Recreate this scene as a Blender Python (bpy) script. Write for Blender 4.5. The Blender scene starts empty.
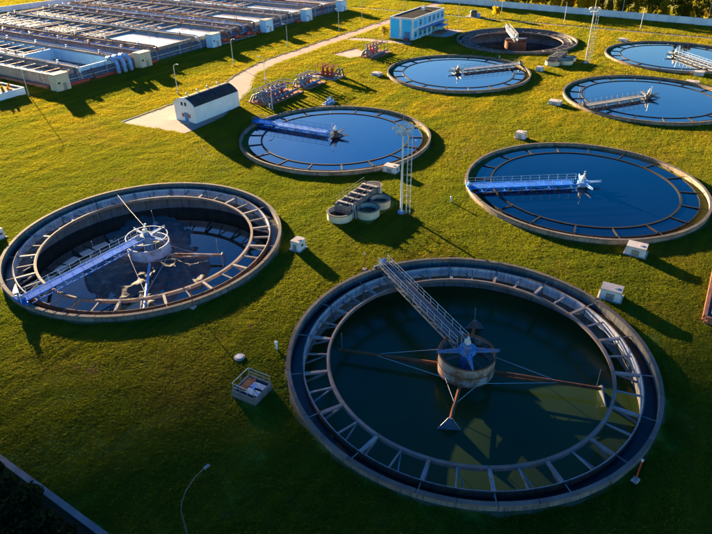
import bpy, math, random
import numpy as np
from mathutils import Vector, Matrix

random.seed(7); rng = np.random.default_rng(7)
R = math.radians
PI = math.pi
scene = bpy.context.scene
C = scene.collection

# ------------------------------------------------------------------ camera
# world: X and Y follow the plant's own square grid, ground z = 0, metres
CAM_H, PITCH, ROLL, F_PX = 44.2755, R(31.8844), R(-0.9838), 604.367
def grid(x, y, z): return Vector((x * .848 - y * .530, x * .530 + y * .848, z))
_r, _u, _f = Vector((1, 0, 0)), Vector((0, math.sin(PITCH), math.cos(PITCH))), Vector((0, math.cos(PITCH), -math.sin(PITCH)))
_r2 = _r * math.cos(ROLL) + _u * math.sin(ROLL); _u2 = _u * math.cos(ROLL) - _r * math.sin(ROLL)
_r2, _u2, _f2 = grid(*_r2), grid(*_u2), grid(*_f)
cam_d = bpy.data.cameras.new('camera'); cam = bpy.data.objects.new('camera', cam_d); C.objects.link(cam)
cam.matrix_world = Matrix(((_r2.x, _u2.x, -_f2.x, 0), (_r2.y, _u2.y, -_f2.y, 0), (_r2.z, _u2.z, -_f2.z, CAM_H), (0, 0, 0, 1)))
cam_d.sensor_width = 36; cam_d.lens = F_PX / 712 * 36; cam_d.clip_start = .5; cam_d.clip_end = 12000
scene.camera = cam

# ------------------------------------------------------------------ sky, sun, exposure
SUN_EL = R(9.0)
SUN_FROM = Vector((-.907, .423, 0)).normalized()              # horizontal direction towards the sun
world = bpy.data.worlds.new('World'); scene.world = world; world.use_nodes = True
nt = world.node_tree; nt.nodes.clear()
sky = nt.nodes.new('ShaderNodeTexSky'); sky.sky_type = 'NISHITA'; sky.sun_disc = False
sky.sun_elevation = SUN_EL; sky.sun_rotation = math.atan2(SUN_FROM.x, SUN_FROM.y)
sky.air_density = 1.0; sky.dust_density = .22; sky.ozone_density = 1.2
bg = nt.nodes.new('ShaderNodeBackground'); bg.inputs['Strength'].default_value = .044
out = nt.nodes.new('ShaderNodeOutputWorld')
sat = nt.nodes.new('ShaderNodeHueSaturation'); sat.inputs['Saturation'].default_value = 1.85; sat.inputs['Hue'].default_value = .53
nt.links.new(sky.outputs[0], sat.inputs['Color']); nt.links.new(sat.outputs[0], bg.inputs['Color']); nt.links.new(bg.outputs[0], out.inputs['Surface'])
sun_d = bpy.data.lights.new('sun', 'SUN'); sun_d.energy = 5.0; sun_d.angle = R(.5); sun_d.color = (1.0, .75, .43)
sun = bpy.data.objects.new('sun', sun_d); C.objects.link(sun)
sun_dir = Vector((-SUN_FROM.x * math.cos(SUN_EL), -SUN_FROM.y * math.cos(SUN_EL), -math.sin(SUN_EL)))
sun.rotation_euler = sun_dir.to_track_quat('-Z', 'Y').to_euler(); sun.location = (-150, 70, 120)
vs = scene.view_settings
vs.view_transform = 'Standard'; vs.look = 'None'; vs.gamma = 1; vs.use_curve_mapping = False
vs.exposure = 3.15

# ------------------------------------------------------------------ mesh builder
class MB:
    def __init__(s): s.v = []; s.f = []
    def add(s, vs_, fs):
        b = len(s.v); s.v += [tuple(p) for p in vs_]; s.f += [tuple(i + b for i in q) for q in fs]; return s
    def box(s, c, d, rz=0, taper=1.0):
        x, y, z = d[0] / 2, d[1] / 2, d[2] / 2; cs, sn = math.cos(rz), math.sin(rz); P = []
        for k in (-1, 1):
            t = taper if k > 0 else 1
            for a, b in ((-1, -1), (1, -1), (1, 1), (-1, 1)):
                px, py = a * x * t, b * y * t
                P.append((c[0] + px * cs - py * sn, c[1] + px * sn + py * cs, c[2] + k * z))
        return s.add(P, [(3, 2, 1, 0), (4, 5, 6, 7), (0, 1, 5, 4), (1, 2, 6, 5), (2, 3, 7, 6), (3, 0, 4, 7)])
    def bar(s, a, b, w, h=None, w2=None, h2=None):
        h = h or w; w2 = w2 or w; h2 = h2 or h
        a, b = Vector(a), Vector(b); d = (b - a).normalized()
        up = Vector((0, 0, 1)) if abs(d.z) < .95 else Vector((1, 0, 0))
        sx = d.cross(up).normalized(); sy = sx.cross(d)
        P = []
        for p, ww, hh in ((a, w, h), (b, w2, h2)):
            for i, j in ((-1, -1), (1, -1), (1, 1), (-1, 1)): P.append(p + sx * i * ww / 2 + sy * j * hh / 2)
        return s.add(P, [(3, 2, 1, 0), (4, 5, 6, 7), (0, 1, 5, 4), (1, 2, 6, 5), (2, 3, 7, 6), (3, 0, 4, 7)])
    def tube(s, pts, r, n=6, r2=None):
        pts = [Vector(p) for p in pts]; P = []; m = len(pts); r2 = r if r2 is None else r2
        for k, p in enumerate(pts):
            d = (pts[min(k + 1, m - 1)] - pts[max(k - 1, 0)]).normalized()
            up = Vector((0, 0, 1)) if abs(d.z) < .9 else Vector((1, 0, 0))
            sx = d.cross(up).normalized(); sy = sx.cross(d); rr = r + (r2 - r) * k / max(1, m - 1)
            for i in range(n):
                t = 2 * PI * i / n; P.append(p + sx * math.cos(t) * rr + sy * math.sin(t) * rr)
        F = [tuple(reversed(range(n))), tuple(range((m - 1) * n, m * n))]
        for k in range(m - 1):
            for i in range(n):
                j = (i + 1) % n; F.append((k * n + i, k * n + j, k * n + n + j, k * n + n + i))
        return s.add(P, F)
    def lathe(s, prof, n=32, c=(0, 0, 0), close=False):
        P = []; m = len(prof)
        for r_, z in prof:
            for i in range(n):
                t = 2 * PI * i / n; P.append((c[0] + r_ * math.cos(t), c[1] + r_ * math.sin(t), c[2] + z))
        F = []
        for k in range(m if close else m - 1):
            k2 = (k + 1) % m
            for i in range(n):
                j = (i + 1) % n; F.append((k * n + i, k * n + j, k2 * n + j, k2 * n + i))
        return s.add(P, F)
    def arc(s, r0, r1, z0, z1, a0, a1, n=4):
        """a solid piece of a ring; angles in degrees"""
        P = []
        for i in range(n + 1):
            t = R(a0 + (a1 - a0) * i / n); cs, sn = math.cos(t), math.sin(t)
            P += [(r0 * cs, r0 * sn, z0), (r1 * cs, r1 * sn, z0), (r1 * cs, r1 * sn, z1), (r0 * cs, r0 * sn, z1)]
        F = [(0, 1, 2, 3), tuple(4 * n + k for k in (3, 2, 1, 0))]
        for i in range(n):
            b, c = 4 * i, 4 * i + 4
            for k in range(4):
                l = (k + 1) % 4; F.append((b + k, c + k, c + l, b + l))
        return s.add(P, F)
    def prism(s, poly, z0, z1):
        n = len(poly)
        P = [(x, y, z0) for x, y in poly] + [(x, y, z1) for x, y in poly]
        F = [tuple(reversed(range(n))), tuple(range(n, 2 * n))] + [(i, (i + 1) % n, n + (i + 1) % n, n + i) for i in range(n)]
        return s.add(P, F)
    def mesh(s, name, m=None, smooth=False):
        me = bpy.data.meshes.new(name); me.from_pydata(s.v, [], s.f)
        if m: me.materials.append(M[m] if isinstance(m, str) else m)
        if smooth: me.shade_smooth()
        me.update(); return me
    def obj(s, name, m, parent=None, smooth=False):
        return link(name, s.mesh(name, m, smooth), parent)

def link(name, data, parent=None, loc=None, rz=None):
    o = bpy.data.objects.new(name, data); C.objects.link(o)
    if parent: o.parent = parent
    if loc: o.location = loc
    if rz is not None: o.rotation_euler = (0, 0, rz)
    return o
def tag(o, label, cat, group=None):
    o['label'] = label; o['category'] = cat
    if group: o['group'] = group
    return o
def thing(name, label, cat, loc=(0, 0, 0), rz=0, group=None):
    return tag(link(name, None, None, loc, rz), label, cat, group)
def struct(o): o['kind'] = 'structure'; return o
def stuff(o): o['kind'] = 'stuff'; return o
def children(o): return CH.get(o.name, [])
def dup(root, loc, rz, label, group=None):
    r = root.copy(); C.objects.link(r); r.location = loc; r.rotation_euler = (0, 0, rz); r['label'] = label
    if group: r['group'] = group
    for ch in list(root.children):
        c = ch.copy(); C.objects.link(c); c.parent = r
        for gch in list(ch.children):
            d = gch.copy(); C.objects.link(d); d.parent = c
    return r

# ------------------------------------------------------------------ materials
M = {}
def nodes(name):
    m = bpy.data.materials.new(name); m.use_nodes = True; t = m.node_tree
    b = t.nodes['Principled BSDF']; M[name] = m
    return m, t, b
def N(t, kind, **kw):
    n = t.nodes.new(kind)
    for k, v in kw.items():
        if k in n.inputs: n.inputs[k].default_value = v
        else: setattr(n, k, v)
    return n
def mixc(t, fac, a, b, mode='MIX'):
    n = t.nodes.new('ShaderNodeMix'); n.data_type = 'RGBA'; n.blend_type = mode
    for sock, v in ((0, fac), (6, a), (7, b)):
        if hasattr(v, 'is_output'): t.links.new(v, n.inputs[sock])
        else: n.inputs[sock].default_value = v if sock == 0 else (*v, 1)
    return n.outputs[2]
def ramp(t, src, lo, hi):
    n = t.nodes.new('ShaderNodeMapRange'); n.inputs[1].default_value = lo; n.inputs[2].default_value = hi
    t.links.new(src, n.inputs[0]); return n.outputs[0]
def noise(t, scale, detail=3, vec=None, rough=.55):
    n = N(t, 'ShaderNodeTexNoise', Scale=scale, Detail=detail, Roughness=rough)
    if vec is not None: t.links.new(vec, n.inputs['Vector'])
    return n.outputs['Fac']
def pos(t, scale=None, rotz=0):
    g = t.nodes.new('ShaderNodeNewGeometry')
    if scale is None: return g.outputs['Position']
    m = t.nodes.new('ShaderNodeMapping'); m.inputs['Scale'].default_value = scale; m.inputs['Rotation'].default_value = (0, 0, rotz)
    t.links.new(g.outputs['Position'], m.inputs['Vector']); return m.outputs[0]

def surf(name, col, col2=None, rough=.75, scale=1.2, metal=0, wear=None, wear_amt=(.55, .7), wscale=.9, bump=.3, bscale=9, streak=False, vary=.16):
    """painted or mineral surface: two tones, blotches of wear, vertical streaks, per-piece tone, fine relief"""
    m, t, b = nodes(name); P = pos(t)
    col2 = col2 or tuple(c * .72 for c in col)
    c = mixc(t, ramp(t, noise(t, scale, 5, P), .35, .68), col, col2)
    if streak:
        c = mixc(t, ramp(t, noise(t, 1, 3, pos(t, (3.2, 3.2, .25))), .48, .75), c, tuple(k * .5 for k in col2))
    if wear:
        c = mixc(t, ramp(t, noise(t, wscale, 6, P, .65), *wear_amt), c, wear)
    oi = t.nodes.new('ShaderNodeObjectInfo')
    hsv = t.nodes.new('ShaderNodeHueSaturation')
    mr = t.nodes.new('ShaderNodeMapRange'); mr.inputs[3].default_value = 1 - vary; mr.inputs[4].default_value = 1 + vary
    t.links.new(oi.outputs['Random'], mr.inputs[0]); t.links.new(mr.outputs[0], hsv.inputs['Value']); t.links.new(c, hsv.inputs['Color'])
    t.links.new(hsv.outputs[0], b.inputs['Base Color'])
    b.inputs['Roughness'].default_value = rough; b.inputs['Metallic'].default_value = metal
    b.inputs['Specular IOR Level'].default_value = .12 if rough > .65 else .4
    if bump:
        bp = N(t, 'ShaderNodeBump', Strength=bump, Distance=.05); t.links.new(noise(t, bscale, 4, P), bp.inputs['Height']); t.links.new(bp.outputs[0], b.inputs['Normal'])
    return m

surf('concrete', (.42, .36, .31), (.29, .25, .22), .9, .5, wear=(.16, .12, .09), streak=True)
surf('tank_wall', (.31, .235, .17), (.20, .15, .11), .9, .5, wear=(.17, .09, .05), wear_amt=(.52, .72), streak=True)
surf('basin_wall', (.46, .35, .28), (.33, .25, .20), .9, .4, wear=(.22, .13, .09), wear_amt=(.5, .7), streak=True)
surf('old_concrete', (.17, .16, .15), (.10, .098, .10), .9, .5, wear=(.18, .115, .075), streak=True)
surf('coping', (.12, .105, .095), (.085, .07, .065), .85, .7, wear=(.20, .11, .06), wear_amt=(.5, .72))
surf('weir_white', (.46, .46, .50), (.34, .34, .38), .7, .6, wear=(.30, .26, .24), wear_amt=(.56, .75), streak=True, vary=.1)
surf('beam_grey', (.24, .22, .22), (.16, .14, .135), .75, 1.0, wear=(.22, .12, .07), wear_amt=(.5, .68))
surf('weir_rust', (.13, .085, .06), (.08, .055, .045), .85, .7, wear=(.20, .10, .05), wear_amt=(.5, .7), streak=True)
surf('ring_brown', (.21, .165, .145), (.13, .10, .09), .8, .8, wear=(.26, .12, .06), wear_amt=(.5, .7))
surf('dark_beam', (.018, .018, .02), (.012, .012, .014), .7, 1.0, wear=(.09, .055, .035), wear_amt=(.62, .78))
surf('launder_floor', (.07, .07, .075), (.03, .035, .04), .35, .8)
surf('rust', (.26, .085, .035), (.15, .05, .025), .85, 1.5, wear=(.30, .17, .10), wear_amt=(.66, .8), wscale=1.4)
surf('drum_paint', (.42, .35, .29), (.34, .22, .15), .75, .8, wear=(.24, .09, .035), wear_amt=(.44, .62), wscale=.8)
surf('drum_blue', (.36, .38, .47), (.28, .30, .40), .7, .8, wear=(.30, .14, .08), wear_amt=(.52, .68), wscale=.8)
surf('blue_paint', (.005, .14, .56), (.004, .09, .40), .92, 1.0, wear=(.03, .12, .34), wear_amt=(.58, .74), wscale=1.1)
M['blue_paint'].node_tree.nodes['Principled BSDF'].inputs['Specular IOR Level'].default_value = .12
surf('bridge_grey', (.17, .18, .20), (.11, .12, .135), .6, 2.0, wear=(.20, .12, .08), wear_amt=(.56, .7))
surf('star_blue', (.07, .19, .40), (.05, .13, .28), .7, 1.6, wear=(.24, .15, .10), wear_amt=(.5, .66))
surf('dull_blue', (.10, .15, .27), (.07, .10, .18), .7, 1.0, wear=(.22, .15, .12), wear_amt=(.55, .7))
surf('pale_blue', (.16, .33, .60), (.12, .24, .46), .5, 1.0, wear=(.25, .17, .13), wear_amt=(.6, .75))
surf('steel', (.38, .39, .41), (.27, .28, .30), .45, 2.0, metal=.6, wear=(.20, .13, .09), wear_amt=(.6, .75))
surf('rail_pale', (.62, .60, .55), (.50, .48, .44), .5, 2.0, wear=(.28, .17, .1), wear_amt=(.6, .72))
surf('dark_steel', (.07, .075, .085), (.045, .05, .055), .5, 2.0, metal=.3, wear=(.14, .08, .05))
surf('white_paint', (.74, .73, .71), (.62, .61, .59), .7, .5, wear=(.45, .40, .35), wear_amt=(.6, .78), streak=True, vary=.05)
surf('kiosk_white', (.60, .58, .56), (.50, .48, .46), .85, .5, wear=(.36, .30, .25), wear_amt=(.6, .78), vary=.08)
surf('kiosk_lid', (.46, .40, .35), (.38, .32, .28), .9, .4, wear=(.28, .22, .18), wear_amt=(.56, .75), wscale=2, vary=.1)
surf('garage_white', (.76, .75, .74), (.66, .65, .65), .75, .35, wear=(.48, .36, .32), wear_amt=(.62, .8), vary=.02)
surf('cream', (.66, .57, .40), (.54, .45, .31), .75, .7, wear=(.35, .25, .15), wear_amt=(.6, .75))
surf('block_blue', (.42, .62, .78), (.34, .53, .70), .7, .6, wear=(.3, .3, .3), wear_amt=(.62, .78))
surf('cyan_panel', (.012, .47, .84), (.01, .40, .75), .55, .4, vary=.06)
surf('roof_dark', (.010, .010, .012), (.018, .016, .016), .9, .8, wear=(.09, .05, .04), wear_amt=(.62, .78), wscale=.4, vary=.04)
surf('garage_roof', (.028, .027, .028), (.045, .042, .042), .8, .5, wear=(.13, .10, .08), wear_amt=(.6, .76), vary=.1)
M['roof_dark'].node_tree.nodes['Principled BSDF'].inputs['Specular IOR Level'].default_value = .02
surf('glass_dark', (.02, .03, .045), (.015, .02, .03), .08, 1, bump=0)
surf('door_blue', (.05, .20, .42), (.04, .15, .34), .5, 1, wear=(.2, .12, .1))
surf('red_paint', (.42, .055, .03), (.30, .04, .025), .5, 1.2, wear=(.22, .12, .08), wear_amt=(.58, .74))
surf('road', (.40, .27, .215), (.31, .215, .17), .92, .25, wear=(.22, .19, .17), wear_amt=(.58, .8), wscale=.35, bump=.4, bscale=14)
surf('asphalt', (.10, .095, .10), (.07, .07, .075), .9, .6)
surf('kerb', (.22, .20, .20), (.15, .14, .15), .9, 1.0)
surf('path', (.17, .165, .16), (.12, .12, .12), .9, .8, wear=(.11, .11, .09))
surf('brick_red', (.34, .14, .08), (.24, .09, .055), .9, 2.0, wear=(.4, .33, .27), wear_amt=(.6, .78))
surf('bark', (.12, .085, .06), (.07, .05, .04), .95, 3.0)
surf('lane_dry', (.26, .20, .17), (.15, .12, .11), .9, .3, wear=(.30, .22, .16), wear_amt=(.55, .75), wscale=.4)
surf('fence_white', (.60, .66, .72), (.50, .56, .63), .8, .4, wear=(.4, .4, .42), wear_amt=(.6, .8), vary=.08)
surf('sludge', (.085, .078, .07), (.05, .046, .043), .75, 1.0, wear=(.15, .135, .12), wear_amt=(.56, .72), bump=.6, bscale=3)
surf('dry_soil', (.15, .11, .06), (.10, .075, .04), .95, .8, wear=(.09, .10, .03), wear_amt=(.5, .65), wscale=1.2)
surf('rut_soil', (.085, .085, .018), (.055, .065, .014), .95, .8)
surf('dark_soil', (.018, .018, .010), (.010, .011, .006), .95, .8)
surf('soil', (.10, .075, .05), (.06, .045, .03), .95, .6)

def water(name, col, rough=.03, bump=.03, bscale=.8, foam=None, ior=1.9):
    m, t, b = nodes(name); P = pos(t)
    c = mixc(t, ramp(t, noise(t, .06, 3, P), .35, .7), col, tuple(k * .6 for k in col))
    if foam:
        f = ramp(t, noise(t, .5, 8, P, .7), .5, .62)
        c = mixc(t, f, c, foam)
        t.links.new(ramp(t, noise(t, .5, 8, P, .7), .35, .75), b.inputs['Roughness'])
    else: b.inputs['Roughness'].default_value = rough
    t.links.new(c, b.inputs['Base Color']); b.inputs['IOR'].default_value = ior
    bp = N(t, 'ShaderNodeBump', Strength=bump, Distance=.1); t.links.new(noise(t, bscale, 3, P), bp.inputs['Height']); t.links.new(bp.outputs[0], b.inputs['Normal'])
water('water_clear', (.002, .008, .030), .03, .03, .35, ior=2.4)
water('launder_wet', (.012, .013, .012), .35, .1, 2.0, ior=1.333)
water('water_dim_sky', (.002, .006, .022), .03, .04, .35, ior=1.5)  # sky reflection held dimmer here by a darker base and lower index
water('water_green', (.024, .046, .010), .2, .05, .5, ior=1.25)
water('water_low', (.010, .015, .011), .03, .03, ior=1.55)
water('water_lane_glare', (.66, .54, .49), .05, .05, 1.5)  # pale base colour stands in for bright sky glare on the lanes
water('water_foam', (.13, .09, .07), .3, .5, 2.0, foam=(.46, .35, .28))

def grass_colour(t):
    P = pos(t)
    big = ramp(t, noise(t, .018, 3, P), .40, .62)
    mid = ramp(t, noise(t, .12, 4, P, .6), .38, .66)
    fine = ramp(t, noise(t, .9, 4, P, .6), .35, .70)
    streak = ramp(t, noise(t, 1, 3, pos(t, (.9, .07, 1), R(8))), .42, .62)
    sep = t.nodes.new('ShaderNodeSeparateXYZ'); t.links.new(P, sep.inputs[0])
    # golden towards north and west: drier grass plus sunlit yellow put into the colour
    dry = t.nodes.new('ShaderNodeMath'); dry.operation = 'MULTIPLY_ADD'
    t.links.new(sep.outputs['X'], dry.inputs[0]); dry.inputs[1].default_value = -.45
    t.links.new(sep.outputs['Y'], dry.inputs[2])
    d = ramp(t, dry.outputs[0], 60, 215)
    green = mixc(t, mid, (.080, .150, .008), (.150, .175, .008))
    gold = mixc(t, mid, (.34, .25, .008), (.22, .215, .009))
    w = t.nodes.new('ShaderNodeMath'); w.operation = 'MULTIPLY_ADD'; w.use_clamp = True
    t.links.new(big, w.inputs[0]); w.inputs[1].default_value = .45; t.links.new(d, w.inputs[2])
    c = mixc(t, w.outputs[0], green, gold)
    st = t.nodes.new('ShaderNodeMath'); st.operation = 'MULTIPLY'; t.links.new(streak, st.inputs[0]); st.inputs[1].default_value = .55
    c = mixc(t, st.outputs[0], c, (.075, .105, .010))
    fi = t.nodes.new('ShaderNodeMath'); fi.operation = 'MULTIPLY'; t.links.new(fine, fi.inputs[0]); fi.inputs[1].default_value = .45
    c = mixc(t, fi.outputs[0], c, (.18, .15, .03))
    band = ramp(t, noise(t, 1, 2, pos(t, (.13, .014, 1), R(14))), .45, .60)
    bd = t.nodes.new('ShaderNodeMath'); bd.operation = 'MULTIPLY'; t.links.new(band, bd.inputs[0]); bd.inputs[1].default_value = .45
    c = mixc(t, bd.outputs[0], c, (.085, .125, .010))
    worn = ramp(t, noise(t, .055, 5, P, .65), .52, .70)
    wn = t.nodes.new('ShaderNodeMath'); wn.operation = 'MULTIPLY'; t.links.new(worn, wn.inputs[0]); wn.inputs[1].default_value = .65
    c = mixc(t, wn.outputs[0], c, (.20, .145, .022))
    bare = ramp(t, noise(t, .16, 5, pos(t, (1, 1, 1)), .7), .64, .73)
    return mixc(t, bare, c, (.20, .125, .06))
m, t, b = nodes('ground_grass')
gc = grass_colour(t)
t.links.new(mixc(t, .2, gc, (.06, .055, .02)), b.inputs['Base Color']); b.inputs['Roughness'].default_value = .95; b.inputs['Specular IOR Level'].default_value = .1
bp = N(t, 'ShaderNodeBump', Strength=.8, Distance=.25); t.links.new(noise(t, 1.6, 5, pos(t), .7), bp.inputs['Height']); t.links.new(bp.outputs[0], b.inputs['Normal'])
def leafmat(name, colour_fn, trans=.5):
    m, t, b = nodes(name); c = colour_fn(t)
    df = t.nodes.new('ShaderNodeBsdfDiffuse'); tr = t.nodes.new('ShaderNodeBsdfTranslucent'); mx = t.nodes.new('ShaderNodeMixShader')
    mx.inputs[0].default_value = trans; t.links.new(c, df.inputs[0]); t.links.new(c, tr.inputs[0])
    t.links.new(df.outputs[0], mx.inputs[1]); t.links.new(tr.outputs[0], mx.inputs[2]); t.links.new(mx.outputs[0], t.nodes['Material Output'].inputs[0])
    t.nodes.remove(b)
leafmat('grass_blade', grass_colour, .6)
def leafcol(a, b2):
    return lambda t: mixc(t, ramp(t, noise(t, .7, 4, pos(t)), .35, .65), a, b2)
leafmat('leaf_dark', leafcol((.08, .10, .013), (.20, .16, .016)), .6)
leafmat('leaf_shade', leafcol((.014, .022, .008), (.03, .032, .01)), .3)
leafmat('leaf_green', leafcol((.22, .20, .015), (.42, .29, .018)), .6)
leafmat('leaf_yellow', leafcol((.65, .40, .012), (.50, .33, .012)), .6)
leafmat('leaf_orange', leafcol((.55, .25, .012), (.42, .24, .015)), .6)

# ------------------------------------------------------------------ the ground
TANKS = [(-17.21, 50.57), (-68.56, 50.81), (-68.45, 102.2), (-17.42, 102.39), (-66.85, 163.03), (-66.65, 211.89), (-16.53, 162.38), (-16.99, 211.49)]
DRAINED = (0, 1, 5)
def axis(lo, hi, step, far):
    core = list(np.arange(lo, hi + 1e-6, step)); s = step; a = [lo]; b2 = [hi]
    while a[-1] > -far: s *= 1.5; a.append(a[-1] - s)
    s = step
    while b2[-1] < far: s *= 1.5; b2.append(b2[-1] + s)
    return np.array(a[:0:-1] + core + b2[1:])
gx = axis(-150, 40, 1.0, 5000); gy = axis(10, 262, 1.0, 5000)
GX, GY = np.meshgrid(gx, gy); nx, ny = len(gx), len(gy)
GZ = .05 * np.sin(GX * .31 + 1.7 * np.sin(GY * .17)) * np.sin(GY * .27 + 1.3 * np.sin(GX * .21)) + .03 * np.sin(GX * .93 + GY * .71) * np.sin(GY * 1.1 - GX * .4)
core = ((GX > -150) & (GX < 40) & (GY > 10) & (GY < 262)); GZ = np.where(core, GZ, 0) - .06
vid = np.arange(nx * ny).reshape(ny, nx); keep = np.ones((ny - 1, nx - 1), bool)
for i in DRAINED:
    cx, cy = TANKS[i]; d = np.hypot(GX - cx, GY - cy); inside = d < 19.8
    keep &= ~(inside[:-1, :-1] & inside[1:, :-1] & inside[:-1, 1:] & inside[1:, 1:])
    k = np.where(inside, 19.8 / np.maximum(d, .1), 1); GX, GY = cx + (GX - cx) * k, cy + (GY - cy) * k
q = np.stack([vid[:-1, :-1], vid[:-1, 1:], vid[1:, 1:], vid[1:, :-1]], -1)[keep]
me = bpy.data.meshes.new('ground'); me.from_pydata(np.stack([GX, GY, GZ], -1).reshape(-1, 3).tolist(), [], q.tolist())
me.materials.append(M['ground_grass']); me.shade_smooth(); struct(link('ground', me))

# road, apron and their kerbs
road_l = [(-117, 86.5), (-117.4, 101), (-117, 112), (-118.6, 123), (-122.5, 133), (-125.6, 145), (-126, 160), (-126, 232), (-127, 262), (-130, 330)]
road_r = [(-98.6, 88.5), (-99, 101), (-105, 114.5), (-107.5, 121), (-112.5, 128), (-117.5, 136), (-119.6, 148), (-120, 186), (-120, 232), (-121, 262), (-124, 330)]
def sheet(name, poly, z, m): return struct(MB().add([(x, y, z) for x, y in poly], [tuple(range(len(poly)))]).obj(name, m))
sheet('road', road_r + road_l[::-1], .045, 'road')
sheet('road', [(-119.9, 186.5), (-119.9, 192.5), (-108.5, 193.5), (-96, 194.5), (-95.5, 190), (-108, 188.6)], .049, 'road')
sheet('pavement', [(-97.9, 206), (-90, 206), (-88.5, 222), (-97.9, 222)], .045, 'road')
sheet('pavement', [(-112, 166), (-103, 164), (-102, 174), (-110, 178)], .045, 'road')
for side in (road_l, road_r):
    k = MB()
    for a, b2 in zip(side[:-1], side[1:]): k.bar((*a, .06), (*b2, .06), .28, .16)
    struct(k.obj('kerb', 'kerb'))
sheet('path', [(-145, 247.2), (60, 244.2), (60, 246.2), (-145, 249.2)], .045, 'asphalt')
p1 = MB(); pts = [(-80, 15.2), (-56, 15.15), (-48.6, 15.0), (-41.4, 14.9), (-34.2, 14.75), (-20, 14.6), (0, 14.5)]
for a, b2 in zip(pts[:-1], pts[1:]): p1.bar((a[0], a[1], 0), (b2[0] + .02, b2[1], 0), .55, .24)
struct(p1.obj('path', 'path'))

# ------------------------------------------------------------------ round settling tanks
RIM = .8
def shared(store, key, fn):
    if key not in store: store[key] = fn()
    return store[key]
SH = {}
def tank(i, label, phase, level, drained, wall_m, beam_m, weir_m, water_m):
    cx, cy = TANKS[i]
    t = thing('settling_tank', label, 'tank', (cx, cy, 0), 0, 'round settling tanks')
    zb = -4.3 if drained else -.7
    pm = shared(SH, ('panel', zb, wall_m), lambda: MB().arc(19.62, 20.0, zb, RIM - .14, .06, 5.94, 3).mesh('wall_panel', wall_m))
    for k in range(60): link('wall_panel', pm, t, None, R(6 * k))
    jm = shared(SH, ('joint', zb), lambda: MB().lathe([(19.66, zb), (19.66, RIM - .16), (19.96, RIM - .16), (19.96, zb)], 120).mesh('joint_filler', 'launder_floor'))
    link('joint_filler', jm, t)
    cm = [shared(SH, ('cop', v), lambda: MB().arc(19.6, 20.04, RIM - .14, RIM + .012 * v, .08, 9.92, 5).mesh('coping', 'coping')) for v in range(3)]
    for k in range(36): link('coping', cm[random.randrange(3)], t, None, R(10 * k))
    if drained:
        s = MB().lathe([(19.6, -.62), (18.42, -.62), (18.42, -1.1), (18.6, -1.1), (18.6, -4.0), (3.0, -4.25), (.01, -4.4)], 96)
        s.obj('floor_and_inner_wall', 'old_concrete', t, True)
    else:
        MB().lathe([(19.6, -.5), (18.3, -.5), (18.3, -.6)], 96).obj('launder_floor', 'launder_floor', t)
    LF = MB().lathe([(19.58, -.36), (18.36, -.36)], 72).obj('launder_water', 'launder_wet', t)
    wt = .37 if drained else .40
    wb = -1.05 if drained else -.5
    wm = shared(SH, ('weir', wb, weir_m), lambda: MB().arc(18.25, 18.34, wb, wt, .12, 19.88, 8).mesh('weir_panel', 'weir_rust' if drained else weir_m))
    lm = shared(SH, ('lining', wb, weir_m), lambda: MB().arc(18.16, 18.245, wb, wt - .07, .25, 19.75, 8).mesh('lining', weir_m))
    rt = .16 if drained else .44
    rb = -.28 if drained else .08
    bmk = shared(SH, ('ring', rb, beam_m), lambda: MB().arc(15.42, 15.66, rb, rt, .08, 19.92, 8).arc(15.3, 15.415, rt - .12, rt - .03, .08, 19.92, 8).mesh('baffle_beam', 'ring_brown' if drained else beam_m))
    bw = .34 if drained else .26
    def beam_mesh():
        b = MB().bar((15.67, 0, rt - .14), (18.15, 0, rt - .10), bw, .26).bar((18.35, 0, rt + .02), (19.6, 0, rt + .02), .08, .1)
        if drained: b.bar((15.9, .1, rt - .3), (18.14, .12, -1.0), .16, .2)
        return b.mesh('radial_beam', beam_m)
    def strut_mesh():
        b = MB().bar((15.67, 0, rt - .15), (18.15, 0, rt - .12), .15 if drained else .12, .16)
        if drained: b.bar((15.7, .05, rt - .24), (18.14, .9, -.62), .12, .14)
        return b.mesh('strut', beam_m)
    bm_, sm_ = shared(SH, ('beam', rt, beam_m), beam_mesh), shared(SH, ('strut', rt, beam_m), strut_mesh)
    for k in range(18):
        a = R(phase + 20 * k)
        link('weir_panel', wm, t, None, a); link('lining', lm, t, None, a); link('baffle_beam', bmk, t, None, a)
        link('radial_beam', bm_, t, None, a + R(random.uniform(-.3, .3)))
        if drained: link('strut', sm_, t, None, a + R(10 + random.uniform(-.5, .5)))
    w = MB(); n = 96; rw = 18.59 if drained else 18.17
    w.add([(0, 0, level)] + [(rw * math.cos(2 * PI * k / n), rw * math.sin(2 * PI * k / n), level) for k in range(n)], [(0, 1 + k, 1 + (k + 1) % n) for k in range(n)])
    wo = w.obj('water', water_m); wo.location = (cx, cy, 0); struct(wo)
    return t
def soil_ring(i):
    cx, cy = TANKS[i]; n = 240; P = []; F = []
    for k in range(n):
        a = 2 * PI * k / n; w = 20.2 + .14 * math.sin(5 * a + i) + .16 * math.sin(17 * a + 2 * i) + .1 * math.sin(41 * a)
        P += [(19.9 * math.cos(a), 19.9 * math.sin(a), .045), (w * math.cos(a), w * math.sin(a), .012)]
        j = (k + 1) % n; F.append((2 * k, 2 * k + 1, 2 * j + 1, 2 * j))
    o = MB().add(P, F).obj('bare_soil', 'dry_soil'); o.location = (cx, cy, 0); struct(o)
for i in range(8): soil_ring(i)
tank(0, 'drained round tank in front, dark green water low inside, rusty drum at centre', 0, -3.05, True, 'old_concrete', 'beam_grey', 'weir_white', 'water_green')
tank(1, 'drained round tank at left, grey sludge and shallow sky-blue water inside', 5, -3.45, True, 'old_concrete', 'beam_grey', 'weir_white', 'water_low')
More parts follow.
